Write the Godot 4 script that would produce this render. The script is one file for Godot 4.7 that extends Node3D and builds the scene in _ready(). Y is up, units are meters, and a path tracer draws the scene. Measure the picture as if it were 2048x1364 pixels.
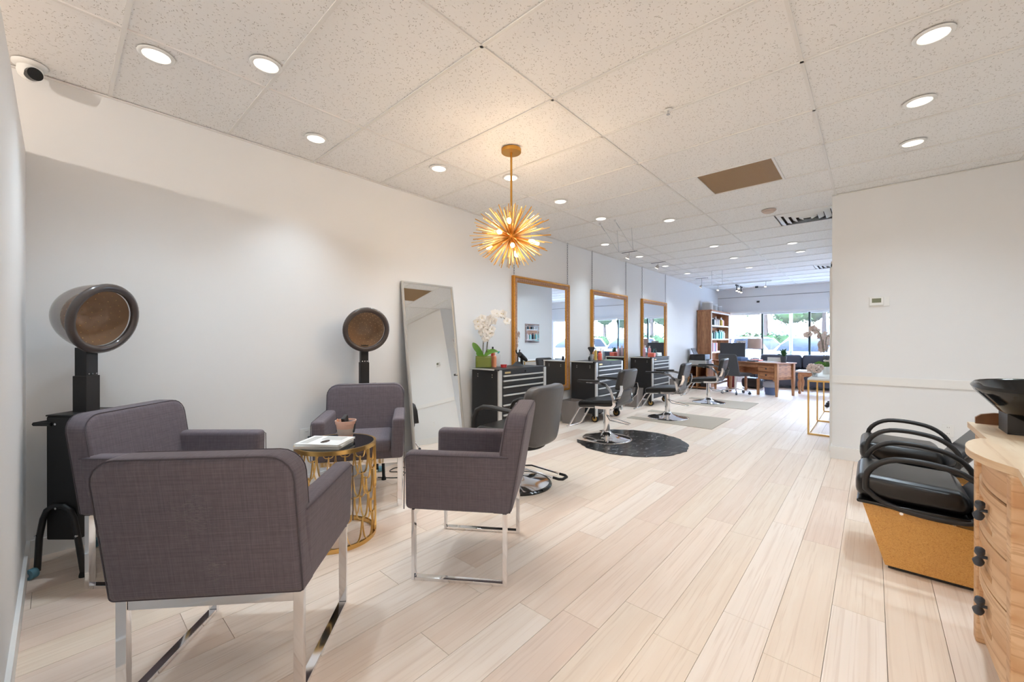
extends Node3D
# A long white hair salon. X runs along the mirror wall towards the shop window, -Z towards the mirror wall, Y up; the camera stands over the origin.

const CEIL := 2.74
const WZ := -3.55        # mirror wall
const RX := 5.39         # short wall on the right
const FX := 13.5         # shop window wall
const SZ := -0.315       # side wall behind the right wall's corner
var M := {}
var used := {}

# ---------------------------------------------------------------- mesh builder
class MB:
	var v := PackedVector3Array()
	var t := PackedInt32Array()
	var X := Transform3D()
	var smooth := 50.0
	func pt(p: Vector3) -> int:
		v.append(X * p)
		return v.size() - 1
	func tri(a: int, b: int, c: int) -> void:
		t.append(a); t.append(b); t.append(c)
	func quad(a: int, b: int, c: int, d: int) -> void:
		tri(a, b, c); tri(a, c, d)
	func rings(rows: Array, closed_u := true, closed_v := false, cap0 := false, cap1 := false) -> MB:
		# rows: arrays of points of the same length
		var n: int = rows[0].size()
		var base := []
		for r in rows:
			base.append(v.size())
			for p in r:
				pt(p)
		var m := rows.size()
		for i in (m if closed_v else m - 1):
			var a: int = base[i]
			var b: int = base[(i + 1) % m]
			for j in (n if closed_u else n - 1):
				var k := (j + 1) % n
				quad(a + j, b + j, b + k, a + k)
		if cap0: cap(rows[0], base[0], false)
		if cap1: cap(rows[m - 1], base[m - 1], true)
		return self
	func cap(r: Array, b: int, up: bool) -> void:
		var c := Vector3.ZERO
		for p in r: c += p
		var ci := pt(c / r.size())
		for j in r.size():
			var k := (j + 1) % r.size()
			if up: tri(b + j, ci, b + k)
			else: tri(b + j, b + k, ci)
	func box(c: Vector3, s: Vector3, bev := 0.0) -> MB:
		if bev > 0.0:
			return rbox(c, s, bev, 1)
		var h := s * 0.5
		var b := v.size()
		for i in 8:
			pt(c + Vector3(h.x if i & 1 else -h.x, h.y if i & 2 else -h.y, h.z if i & 4 else -h.z))
		for q in [[0, 1, 3, 2], [5, 4, 6, 7], [4, 0, 2, 6], [1, 5, 7, 3], [2, 3, 7, 6], [4, 5, 1, 0]]:
			quad(b + q[0], b + q[3], b + q[2], b + q[1])
		return self
	func rbox(c: Vector3, s: Vector3, r: float, k := 2, warp = null) -> MB:
		# box with rounded edges, k facets round each edge
		var h := s * 0.5
		r = minf(r, minf(h.x, minf(h.y, h.z)) * 0.999)
		var inn := h - Vector3.ONE * r
		var lines := []
		for ax in 3:
			var l := []
			for i in k + 1: l.append(-h[ax] + r * (1.0 - cos(float(i) / k * PI * 0.5)) if k > 1 else (-h[ax] if i == 0 else -inn[ax]))
			for i in k + 1: l.append(-l[k - i])
			lines.append(l)
		var seen := {}
		for f in 6:
			var a := f / 2
			var sg := 1.0 if f % 2 else -1.0
			var u: Array = lines[(a + 1) % 3]
			var w: Array = lines[(a + 2) % 3]
			var ids := []
			for i in u.size():
				var row := []
				for j in w.size():
					var p := Vector3.ZERO
					p[a] = sg * h[a]
					p[(a + 1) % 3] = u[i]
					p[(a + 2) % 3] = w[j]
					var q := p.clamp(-inn, inn)
					var d := p - q
					p = q + d.normalized() * r
					var key := Vector3i((p * 20000.0).round())
					if not seen.has(key):
						var pp := c + p
						if warp != null: pp = warp.call(pp)
						seen[key] = pt(pp)
					row.append(seen[key])
				ids.append(row)
			for i in u.size() - 1:
				for j in w.size() - 1:
					if sg > 0: quad(ids[i][j], ids[i][j + 1], ids[i + 1][j + 1], ids[i + 1][j])
					else: quad(ids[i][j], ids[i + 1][j], ids[i + 1][j + 1], ids[i][j + 1])
		return self
	func lathe(prof: Array, seg := 24, at := Vector3.ZERO, squash := Vector3.ONE, capped := true) -> MB:
		# prof: Vector2(radius, y) from bottom to top; a profile that ends where it began makes a ring
		var rows := []
		var n := prof.size()
		var ring: bool = n > 3 and prof[0].is_equal_approx(prof[n - 1])
		for p in (prof.slice(0, n - 1) if ring else prof):
			var r := []
			for j in seg:
				var a := TAU * j / seg
				r.append(at + Vector3(cos(a) * p.x * squash.x, p.y * squash.y, sin(a) * p.x * squash.z))
			rows.append(r)
		return rings(rows, true, ring, capped and not ring and prof[0].x > 0.0005, capped and not ring and prof[n - 1].x > 0.0005)
	func cyl(a: Vector3, b: Vector3, r0: float, r1 := -1.0, seg := 12) -> MB:
		return tube([a, b], r0, seg, false, r1)
	func tube(path: Array, r: float, seg := 8, closed := false, r1 := -1.0, flat := 1.0) -> MB:
		# swept circle; flat < 1 squashes it along the frame's second axis
		var sec := []
		for j in seg: sec.append(Vector2(cos(TAU * j / seg), sin(TAU * j / seg) * flat) * r)
		return sweep(path, sec, closed, (r1 / r) if r1 >= 0.0 else 1.0)
	func sweep(path: Array, sec: Array, closed := false, end_scale := 1.0, up := Vector3.UP) -> MB:
		var n := path.size()
		var rows := []
		var last := Vector3.ZERO
		for i in n:
			var a: Vector3 = path[i - 1] if i > 0 else (path[n - 1] if closed else path[0])
			var b: Vector3 = path[(i + 1) % n] if (i < n - 1 or closed) else path[i]
			var d := (b - a).normalized()
			var x: Vector3
			if last == Vector3.ZERO:
				var ref := up if absf(d.dot(up)) < 0.95 else Vector3.RIGHT
				x = ref.cross(d).normalized()
			else:
				x = (last - d * last.dot(d)).normalized()
			last = x
			var y := d.cross(x)
			var k := lerpf(1.0, end_scale, float(i) / maxf(1.0, n - 1))
			# keep the width in bends
			var s := 1.0
			if i > 0 and (i < n - 1 or closed):
				var d0: Vector3 = (path[i] - a).normalized()
				s = 1.0 / maxf(0.5, sqrt((1.0 + d0.dot((b - path[i]).normalized())) * 0.5))
			var row := []
			for q in sec: row.append(path[i] + (x * q.x + y * q.y) * k * (s if sec.size() < 5 else 1.0))
			rows.append(row)
		return rings(rows, true, closed, not closed, not closed)
	func extrude(poly: Array, y0: float, y1: float) -> MB:
		# polygon in x,z between two heights
		var pv := PackedVector2Array(poly)
		var ids := Geometry2D.triangulate_polygon(pv)
		for y in [y0, y1]:
			var b := v.size()
			for p in poly: pt(Vector3(p.x, y, p.y))
			for i in range(0, ids.size(), 3):
				if y == y1: tri(b + ids[i], b + ids[i + 1], b + ids[i + 2])
				else: tri(b + ids[i], b + ids[i + 2], b + ids[i + 1])
		var b2 := v.size()
		var n := poly.size()
		for p in poly:
			pt(Vector3(p.x, y0, p.y)); pt(Vector3(p.x, y1, p.y))
		for i in n:
			var j := (i + 1) % n
			quad(b2 + i * 2, b2 + j * 2, b2 + j * 2 + 1, b2 + i * 2 + 1)
		return self
	func slab(w: float, h: float, rt: float, rb: float, depth: float, bev: float, warp = null, k := 3) -> MB:
		# cushion-like plate in the x,y plane with rounded corners (rt above, rb below) and rounded edges; centre of the lower edge at the origin, thickness round z = 0
		var prof := []
		for i in k + 1:
			var a := PI * 0.5 * i / k
			prof.append(Vector2(bev * (1.0 - sin(a)), -depth * 0.5 + bev * (1.0 - cos(a))))
		for i in k + 1: prof.append(Vector2(prof[k - i].x, -prof[k - i].y))
		var rows := []
		for q in prof: rows.append(MB.outline(w, h, rt, rb, q.x, q.y, warp))
		for side in [0, 1]:
			var q: Vector2 = prof[0] if side == 0 else prof[prof.size() - 1]
			for fr in [0.3, 0.55, 0.8, 0.97]:
				var inner := MB.outline(w, h, rt, rb, maxf(bev * 1.2, minf(w, h) * 0.5 * fr), q.y, warp)
				if side == 0: rows.push_front(inner)
				else: rows.append(inner)
		return rings(rows, true, false, true, true)
	static func outline(w: float, h: float, rt: float, rb: float, d: float, z: float, warp = null) -> Array:
		var out := []
		for q in 4:
			var r := maxf((rb if q == 0 or q == 3 else rt) - d, 0.004)
			var cx := (w * 0.5 - d - r) * (1.0 if q < 2 else -1.0)
			var cy := (d + r) if q == 0 or q == 3 else (h - d - r)
			for i in 6:
				var a := -PI * 0.5 + PI * 0.5 * q + PI * 0.5 * i / 5.0
				out.append(Vector3(cx + cos(a) * r, cy + sin(a) * r, z))
		var full := []
		for i in out.size():
			full.append(out[i])
			if i % 6 == 5:
				var nx: Vector3 = out[(i + 1) % out.size()]
				for s in [0.2, 0.4, 0.6, 0.8]: full.append(out[i].lerp(nx, s))
		out = full
		if warp != null:
			for i in out.size(): out[i] = warp.call(out[i])
		return out
	func leaf(a: Vector3, b: Vector3, width: float, bend: Vector3, thick := 0.002, n := 6, face := Vector3.UP) -> MB:
		# an elongated leaf from a to b, bowed by bend
		var rows := []
		var d := (b - a)
		var side := d.cross(face)
		side = (side if side.length() > 0.001 else Vector3.RIGHT).normalized()
		var up := side.cross(d).normalized()
		for i in n + 1:
			var s := float(i) / n
			var p := a + d * s + bend * (4.0 * s * (1.0 - s))
			var w := width * 0.5 * pow(sin(PI * clampf(s * 0.92 + 0.06, 0.0, 1.0)), 0.7) + 0.0008
			rows.append([p - side * w + up * w * 0.25, p - up * thick, p + side * w + up * w * 0.25, p + up * thick * 0.5])
		return rings(rows, true, false, true, true)
	func mesh() -> ArrayMesh:
		var nt := t.size() / 3
		var fn := PackedVector3Array()
		fn.resize(nt)
		var adj := []
		adj.resize(v.size())
		for i in v.size(): adj[i] = PackedInt32Array()
		var vol := 0.0
		for i in nt:
			var a := v[t[i * 3]]
			var b := v[t[i * 3 + 1]]
			var c := v[t[i * 3 + 2]]
			var n := (c - a).cross(b - a)
			fn[i] = n
			for k in 3: adj[t[i * 3 + k]].append(i)
		var lim := cos(deg_to_rad(smooth))
		var pv := PackedVector3Array()
		var pn := PackedVector3Array()
		pv.resize(nt * 3)
		pn.resize(nt * 3)
		for i in nt:
			var n0 := fn[i].normalized()
			for k in 3:
				var id := t[i * 3 + k]
				var s := Vector3.ZERO
				for f in adj[id]:
					var n := fn[f]
					if n.dot(n0) >= lim * n.length(): s += n
				pv[i * 3 + k] = v[id]
				pn[i * 3 + k] = s.normalized() if s.length_squared() > 1e-20 else n0
		var arr := []
		arr.resize(Mesh.ARRAY_MAX)
		arr[Mesh.ARRAY_VERTEX] = pv
		arr[Mesh.ARRAY_NORMAL] = pn
		var am := ArrayMesh.new()
		am.add_surface_from_arrays(Mesh.PRIMITIVE_TRIANGLES, arr)
		return am

func mb() -> MB: return MB.new()
func V(x: float, y: float, z: float) -> Vector3: return Vector3(x, y, z)

# ---------------------------------------------------------------- nodes
func numbered(n: String) -> String:
	if not used.has(n):
		used[n] = 0
		return n
	used[n] += 1
	return "%s_%03d" % [n, used[n]]

func thing(n: String, label: String, cat: String, at := Vector3.ZERO, yaw := 0.0, group := "") -> Node3D:
	var o := Node3D.new()
	o.name = numbered(n)
	add_child(o)
	o.position = at
	o.rotation.y = yaw
	tag(o, label, cat, group)
	return o

func tag(o: Node, label: String, cat: String, group := "") -> void:
	o.set_meta("label", label)
	o.set_meta("category", cat)
	if group != "": o.set_meta("group", group)

func part(parent: Node, n: String, m, mat: Material, label := "", kind := "") -> MeshInstance3D:
	var o := MeshInstance3D.new()
	o.mesh = m.mesh() if m is MB else m
	o.material_override = mat
	o.name = n
	parent.add_child(o, true)
	if label != "": o.set_meta("label", label)
	if kind != "": o.set_meta("kind", kind)
	return o

func single(n: String, m, mat: Material, label: String, cat: String, at := Vector3.ZERO, yaw := 0.0, group := "") -> MeshInstance3D:
	var o := part(self, numbered(n), m, mat)
	o.position = at
	o.rotation.y = yaw
	tag(o, label, cat, group)
	return o

func struct(n: String, m = null, mat: Material = null) -> Node3D:
	var o: Node3D
	if m == null:
		o = Node3D.new()
		o.name = n
		add_child(o)
	else:
		o = part(self, n, m, mat)
	o.set_meta("kind", "structure")
	return o

func copy(src: Node3D, label: String, at: Vector3, yaw: float) -> Node3D:
	var base := String(src.name)
	var c: Node3D = src.duplicate()
	c.name = numbered(base)
	add_child(c)
	c.position = at
	c.rotation.y = yaw
	c.set_meta("label", label)
	return c

func facing(fx: float, fz: float) -> float: return atan2(fx, fz)

# ---------------------------------------------------------------- materials
func mat(n: String, c: Color, rough := 0.6, metal := 0.0) -> StandardMaterial3D:
	var m := StandardMaterial3D.new()
	m.resource_name = n
	m.albedo_color = c
	m.roughness = rough
	m.metallic = metal
	M[n] = m
	return m

func c8(r: int, g: int, b: int) -> Color: return Color8(r, g, b)

func tri_tex(m: StandardMaterial3D, tex: Texture2D, scale: Vector3, world := false, offset := Vector3.ZERO) -> StandardMaterial3D:
	m.albedo_texture = tex
	m.uv1_triplanar = true
	m.uv1_world_triplanar = world
	m.uv1_triplanar_sharpness = 8.0
	m.uv1_scale = scale
	m.uv1_offset = offset
	return m

func tex_of(size: Vector2i, f: Callable) -> ImageTexture:
	var im := Image.create_empty(size.x, size.y, false, Image.FORMAT_RGB8)
	for y in size.y:
		for x in size.x:
			im.set_pixel(x, y, f.call(x, y))
	return ImageTexture.create_from_image(im)

func wood_tex(sd: int, a: Color, b: Color, dark: Color, fine: float, wave: float, upright := false) -> ImageTexture:
	# grain along u; tiles by blending
	var n := FastNoiseLite.new()
	n.seed = sd
	n.frequency = 0.01
	n.fractal_octaves = 3
	var w := 512
	var h := 256
	return tex_of(Vector2i(h, w) if upright else Vector2i(w, h), func(px: int, py: int) -> Color:
		var ax := TAU * (py if upright else px) / w
		var ay := TAU * (px if upright else py) / h
		# torus coordinates keep it seamless
		var warp := n.get_noise_3d(cos(ax) * 60.0, sin(ax) * 60.0, cos(ay) * 40.0 + sin(ay) * 17.0) * wave
		var g := n.get_noise_3d(cos(ay) * fine + warp * 30.0, sin(ay) * fine, cos(ax) * 14.0 + sin(ax) * 9.0)
		var f := n.get_noise_3d(cos(ay) * fine * 5.0, sin(ay) * fine * 5.0 + warp * 22.0, cos(ax) * 30.0 + sin(ax) * 22.0)
		var k := clampf(0.5 + g * 1.1, 0.0, 1.0)
		var col := a.lerp(b, k)
		return col.lerp(dark, clampf((f - 0.12) * 1.5, 0.0, 0.5)))

func make_materials() -> void:
	mat("wall", c8(237, 237, 237), 0.75)
	mat("trim", c8(240, 238, 235), 0.5)
	mat("white", c8(240, 240, 238), 0.45)
	mat("plastic_white", c8(238, 238, 236), 0.35)
	mat("chrome", c8(236, 236, 238), 0.08, 1.0)
	mat("steel", c8(200, 200, 202), 0.28, 1.0)
	mat("chain", c8(128, 128, 132), 0.4, 0.8)
	mat("satin", c8(214, 214, 212), 0.35, 0.6)
	mat("black", c8(28, 27, 28), 0.45)
	mat("black_matte", c8(34, 32, 32), 0.6)
	mat("black_gloss", c8(14, 14, 15), 0.12)
	mat("chest_black", c8(36, 36, 38), 0.42)
	mat("rubber", c8(30, 30, 31), 0.75)
	mat("gold", c8(222, 184, 116), 0.3, 1.0)
	mat("brass", c8(212, 158, 78), 0.32, 1.0)
	mat("brass_pale", c8(240, 210, 152), 0.32, 1.0)
	mat("mirror", c8(246, 248, 248), 0.0, 1.0)
	mat("frame_silver", c8(205, 203, 198), 0.3, 0.8)
	mat("teal_dark", c8(30, 66, 72), 0.4)
	mat("red", c8(196, 48, 50), 0.35)
	mat("coral", c8(236, 116, 96), 0.35)
	mat("orange", c8(236, 160, 122), 0.35)
	mat("yellow", c8(228, 190, 92), 0.4)
	mat("teal", c8(64, 168, 168), 0.3)
	mat("mint", c8(150, 214, 204), 0.35)
	mat("lime", c8(150, 200, 120), 0.5)
	mat("pink", c8(226, 170, 176), 0.4)
	mat("paper", c8(236, 234, 228), 0.7)
	mat("paper_grey", c8(190, 188, 184), 0.7)
	mat("leaf", c8(92, 140, 48), 0.4)
	mat("moss", c8(110, 124, 40), 0.8)
	mat("leaf_dark", c8(58, 100, 56), 0.5)
	mat("stem", c8(84, 82, 52), 0.6)
	mat("petal", c8(244, 240, 234), 0.6)
	M["petal"].backlight_enabled = true
	M["petal"].backlight = Color(0.35, 0.35, 0.32)
	mat("petal_pink", c8(248, 228, 220), 0.6)
	M["petal_pink"].backlight_enabled = true
	M["petal_pink"].backlight = Color(0.5, 0.42, 0.38)
	mat("petal_core", c8(222, 200, 150), 0.6)
	mat("terracotta", c8(216, 172, 152), 0.85)
	mat("lime_wash", c8(206, 188, 176), 0.9)
	mat("plastic_grey", c8(128, 120, 116), 0.45)
	mat("grille", c8(172, 146, 112), 0.6, 0.2)
	mat("joint", c8(150, 146, 142), 0.8)
	mat("tee", c8(236, 233, 229), 0.5)
	mat("sofa", c8(84, 87, 98), 0.85)
	mat("lamp_shade", c8(206, 180, 166), 0.8)
	M["lamp_shade"].backlight_enabled = true
	M["lamp_shade"].backlight = Color(0.4, 0.34, 0.3)
	mat("blue_grey", c8(96, 116, 158), 0.5)
	mat("wheel_blue", c8(104, 150, 166), 0.5)
	mat("iron", c8(70, 76, 86), 0.5, 0.5)
	mat("vent_dark", c8(60, 46, 36), 0.8)
	mat("screen", c8(116, 120, 96), 0.3)
	mat("mullion", c8(52, 74, 74), 0.4)
	mat("kerb", c8(150, 148, 144), 0.9)
	mat("asphalt", c8(92, 92, 94), 0.9)
	mat("car_white", c8(232, 234, 238), 0.2)
	mat("car_silver", c8(120, 126, 136), 0.25, 0.3)
	mat("car_glass", c8(20, 25, 32), 0.4)
	mat("tyre", c8(26, 26, 28), 0.8)
	mat("tail", c8(210, 60, 60), 0.3)
	mat("bark", c8(72, 62, 56), 0.9)
	mat("facade", c8(238, 226, 200), 0.85)
	mat("facade_glass", c8(150, 176, 196), 0.15)
	mat("bag_blue", c8(120, 150, 190), 0.5)
	mat("dark_red", c8(120, 36, 34), 0.6)
	mat("suit_grey", c8(72, 74, 80), 0.6)

	var g := mat("glass", Color(1, 1, 1, 0.06), 0.02)
	g.transparency = BaseMaterial3D.TRANSPARENCY_ALPHA
	g = mat("glass_green", Color(0.5, 0.56, 0.16, 0.6), 0.05)
	g.transparency = BaseMaterial3D.TRANSPARENCY_ALPHA
	g = mat("clear_jar", Color(0.85, 0.9, 0.92, 0.25), 0.05)
	g.transparency = BaseMaterial3D.TRANSPARENCY_ALPHA
	g = mat("smoke", Color(0.42, 0.34, 0.29, 0.45), 0.06)
	g.transparency = BaseMaterial3D.TRANSPARENCY_ALPHA
	g = mat("bag_clear", Color(0.86, 0.9, 0.96, 0.5), 0.2)
	g.transparency = BaseMaterial3D.TRANSPARENCY_ALPHA
	mat("hood_liner", c8(150, 122, 98), 0.2)
	M["hood_liner"].backlight_enabled = true
	M["hood_liner"].backlight = Color(0.4, 0.33, 0.27)
	mat("hood_rim", c8(58, 48, 45), 0.12)
	M["hood_rim"].clearcoat_enabled = true
	mat("smoked_glass", c8(16, 17, 18), 0.03)

	var rng := RandomNumberGenerator.new()
	# acoustic tile: pale board with short dark fissures
	rng.seed = 11
	var im := Image.create_empty(512, 512, false, Image.FORMAT_RGB8)
	im.fill(c8(245, 243, 241))
	for i in 26000:
		var s := rng.randf_range(-5.0, 5.0)
		im.set_pixel(rng.randi() % 512, rng.randi() % 512, c8(244 + int(s), 242 + int(s), 239 + int(s)))
	for i in 1150:
		var x := rng.randf() * 512.0
		var y := rng.randf() * 512.0
		var a := rng.randf() * PI
		var l := rng.randi_range(4, 10) if rng.randf() < 0.6 else 2
		var k := rng.randf_range(0.66, 0.85)
		for s in l:
			a += rng.randf_range(-0.4, 0.4)
			x += cos(a) * 0.9
			y += sin(a) * 0.9
			for e in (2 if l > 3 else 1):
				im.set_pixel(posmod(int(x) + e, 512), posmod(int(y), 512), Color(0.91 * k, 0.87 * k, 0.83 * k))
	var tile_tex := ImageTexture.create_from_image(im)
	for i in 2:
		var tm := mat("tile%d" % i, Color.WHITE, 0.9)
		tri_tex(tm, tile_tex, Vector3.ONE * 1.64, true, V(0.31, 0.17, 0.53) * i)
	# linen
	var nz := FastNoiseLite.new()
	nz.seed = 5
	nz.frequency = 0.03
	rng.seed = 21
	var rows := []
	var cols := []
	for i in 256:
		rows.append(rng.randf_range(-1, 1))
		cols.append(rng.randf_range(-1, 1))
	var linen := tex_of(Vector2i(256, 256), func(x: int, y: int) -> Color:
		var k: float = 0.86 + 0.05 * rows[y] + 0.05 * cols[x] + 0.05 * nz.get_noise_2d(x * 3.0, y * 0.4) + 0.05 * nz.get_noise_2d(x * 0.4, y * 3.0)
		return Color(k, k, k))
	var fb := mat("linen", c8(120, 110, 117), 0.9)
	tri_tex(fb, linen, Vector3.ONE * 4.0)
	fb.rim_enabled = true
	fb.rim = 0.4
	# the front chair's back carries rubbed chalky marks, copied as a texture on that chair's rear panel
	mat("linen_scuff", c8(124, 116, 119), 0.95)
	mat("piping", c8(84, 77, 82), 0.9)
	var lea := mat("leather", c8(44, 43, 45), 0.34)
	lea.clearcoat_enabled = true
	lea.clearcoat = 0.25
	lea.clearcoat_roughness = 0.35
	mat("leather_dark", c8(17, 16, 17), 0.28)
	mat("seat_grey", c8(84, 82, 82), 0.36)
	# oak floor
	var oak := [
		wood_tex(31, c8(246, 231, 217), c8(240, 223, 207), c8(224, 203, 185), 70.0, 0.8),
		wood_tex(47, c8(244, 228, 214), c8(238, 219, 203), c8(222, 200, 182), 80.0, 1.2)]
	var tones := [c8(255, 255, 255), c8(251, 247, 243), c8(255, 251, 247), c8(248, 242, 238), c8(255, 253, 251), c8(252, 250, 244)]
	for i in 6:
		var om := mat("oak%d" % i, tones[i], 0.42)
		tri_tex(om, oak[i % 2], V(0.75, 1.0, 3.4), true, V(0.37 * i, 0.0, 0.23 * i))
		om.metallic_specular = 0.45
	mat("gap", c8(120, 96, 78), 0.9)
	# furniture woods
	var pine := wood_tex(63, c8(188, 138, 98), c8(158, 106, 72), c8(108, 66, 44), 30.0, 1.5)
	var pine_up := wood_tex(64, c8(194, 142, 98), c8(162, 108, 70), c8(108, 64, 40), 30.0, 1.5, true)
	tri_tex(mat("pine_v", Color.WHITE, 0.5), pine_up, V(5.0, 1.4, 5.0))
	tri_tex(mat("pine", c8(255, 250, 245), 0.5), pine, V(1.4, 5.0, 5.0))
	var pale := wood_tex(71, c8(226, 192, 154), c8(204, 160, 118), c8(176, 128, 90), 44.0, 1.2)
	tri_tex(mat("old_pine", Color.WHITE, 0.55), pale, V(1.2, 4.0, 4.0))
	var top := wood_tex(77, c8(236, 214, 184), c8(222, 192, 156), c8(204, 168, 130), 44.0, 1.2)
	tri_tex(mat("old_top", Color.WHITE, 0.4), top, V(1.2, 4.0, 3.0))
	tri_tex(mat("walnut", Color.WHITE, 0.35), wood_tex(79, c8(128, 84, 52), c8(96, 60, 36), c8(50, 30, 20), 20.0, 2.0), V(3.0, 4.0, 1.5))
	tri_tex(mat("white_wood", c8(244, 240, 236), 0.5), wood_tex(83, c8(246, 243, 240), c8(236, 232, 228), c8(214, 208, 204), 20.0, 1.5), V(1.5, 4.0, 4.0))
	# burl laminate
	rng.seed = 91
	var bi := Image.create_empty(512, 512, false, Image.FORMAT_RGB8)
	bi.fill(c8(212, 158, 84))
	for i in 5200:
		var x := rng.randf() * 512.0
		var y := rng.randf() * 512.0
		var a := rng.randf() * TAU
		var turn := rng.randf_range(-0.3, 0.3)
		var col := c8(174, 114, 48).lerp(c8(230, 182, 110), rng.randf())
		for q in rng.randi_range(5, 14):
			a += turn
			x += cos(a)
			y += sin(a)
			for e in 2: bi.set_pixel(posmod(int(x), 512), posmod(int(y) + e, 512), col)
	tri_tex(mat("burl", Color.WHITE, 0.35), ImageTexture.create_from_image(bi), Vector3.ONE * 3.2)
	# marbled black vinyl
	rng.seed = 97
	var mi := Image.create_empty(512, 512, false, Image.FORMAT_RGB8)
	mi.fill(c8(27, 26, 26))
	for i in 620:
		var x := rng.randf() * 512.0
		var y := rng.randf() * 512.0
		var a := 0.5 + rng.randfn(0.0, 0.3)
		var k := rng.randf_range(0.2, 0.72)
		var l := rng.randi_range(8, 26)
		for q in l:
			a += rng.randf_range(-0.2, 0.2)
			x += cos(a)
			y += sin(a)
			for e in 3:
				mi.set_pixel(posmod(int(x), 512), posmod(int(y) + e, 512), Color(k, k * 0.98, k * 0.96))
	var marble := ImageTexture.create_from_image(mi)
	var mm := tri_tex(mat("mat_marble", Color.WHITE, 0.22), marble, V(0.8, 0.8, 0.8))
	mm.metallic_specular = 0.6
	mat("mat_beige", c8(186, 172, 154), 0.7)
	# gilt carving
	var b3 := FastNoiseLite.new()
	b3.seed = 101
	b3.frequency = 0.06
	var carve := tex_of(Vector2i(256, 256), func(x: int, y: int) -> Color:
		var ax := TAU * x / 256.0
		var ay := TAU * y / 256.0
		var k := b3.get_noise_3d(cos(ax) * 50.0, sin(ax) * 50.0 + cos(ay) * 50.0, sin(ay) * 50.0)
		return c8(222, 160, 58).lerp(c8(150, 92, 34), clampf(0.4 + k * 1.6, 0.0, 1.0)))
	var gm := tri_tex(mat("gilt", Color.WHITE, 0.4, 0.45), carve, Vector3.ONE * 6.0)
	gm.rim_enabled = false
	var carve2 := tex_of(Vector2i(256, 256), func(x: int, y: int) -> Color:
		var ax := TAU * x / 256.0
		var ay := TAU * y / 256.0
		var k := b3.get_noise_3d(cos(ax) * 80.0, sin(ax) * 80.0 + cos(ay) * 80.0, sin(ay) * 80.0)
		return c8(222, 178, 142).lerp(c8(104, 66, 48), clampf(0.45 + k * 2.2, 0.0, 1.0)))
	tri_tex(mat("gilt_carved", Color.WHITE, 0.5, 0.2), carve2, Vector3.ONE * 7.0)
	# hair salon pot
	var hedge := tex_of(Vector2i(128, 128), func(x: int, y: int) -> Color:
		var k := b3.get_noise_2d(x * 6.0, y * 6.0)
		return c8(60, 82, 44).lerp(c8(32, 48, 28), clampf(0.5 + k * 1.5, 0.0, 1.0)))
	tri_tex(mat("foliage", Color.WHITE, 0.8), hedge, Vector3.ONE * 0.7)
	for q in ["foliage", "bark", "tyre", "asphalt", "car_glass"]: M[q].metallic_specular = 0.12
	# lamps
	for d in [["lens", Color(1.0, 0.95, 0.88), 2.6], ["bulb", Color(1.0, 0.86, 0.62), 7.0], ["spot_lens", Color(1.0, 0.94, 0.84), 3.0]]:
		var e := mat(d[0], c8(255, 250, 240), 0.4)
		e.emission_enabled = true
		e.emission = d[1]
		e.emission_energy_multiplier = d[2]

func _ready() -> void:
	# camera
	var cam := Camera3D.new()
	cam.name = "camera"
	add_child(cam)
	cam.position = V(0, 1.23, 0)
	cam.rotation = V(deg_to_rad(-0.095), deg_to_rad(-48.3), 0)
	cam.fov = rad_to_deg(2.0 * atan(682.0 / 809.0))
	cam.near = 0.05
	cam.far = 300.0
	cam.current = true
	# sky and exposure
	var env := Environment.new()
	env.background_mode = Environment.BG_SKY
	env.sky = Sky.new()
	var sm := ProceduralSkyMaterial.new()
	sm.sky_top_color = c8(170, 200, 245)
	sm.sky_horizon_color = c8(222, 234, 252)
	sm.ground_bottom_color = c8(150, 150, 150)
	sm.ground_horizon_color = c8(200, 206, 214)
	sm.sky_energy_multiplier = 1.0
	env.sky.sky_material = sm
	env.background_energy_multiplier = 46.0
	env.tonemap_mode = Environment.TONE_MAPPER_LINEAR
	env.tonemap_exposure = 0.93
	env.sdfgi_enabled = true
	env.ssao_enabled = true
	env.ssil_enabled = true
	var we := WorldEnvironment.new()
	we.name = "environment"
	we.environment = env
	add_child(we)
	# sun, high behind the shop: it lights the street, not the room
	var sun := DirectionalLight3D.new()
	sun.name = "sun"
	sun.light_color = Color(1.0, 0.97, 0.92)
	sun.light_energy = 1.5
	sun.light_angular_distance = 0.6
	sun.shadow_enabled = true
	sun.sky_mode = DirectionalLight3D.SKY_MODE_LIGHT_ONLY
	add_child(sun)
	sun.look_at_from_position(V(-6, 12, 6), V(0, 0, 0))

	make_materials()
	structure()
	outside()
	lights()
	seating()
	dryers()
	stations()
	wash_area()
	office()
	small_fixtures()

const COOL := Color(0.872, 0.945, 1.0)
const DOWN := 1.6   # energy of one downlight
const WARM := Color(1.0, 0.985, 0.97)

func wall_box(n: String, a: Vector3, b: Vector3, m := "wall") -> Node3D:
	return struct(n, mb().box((a + b) * 0.5, b - a), M[m])

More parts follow.
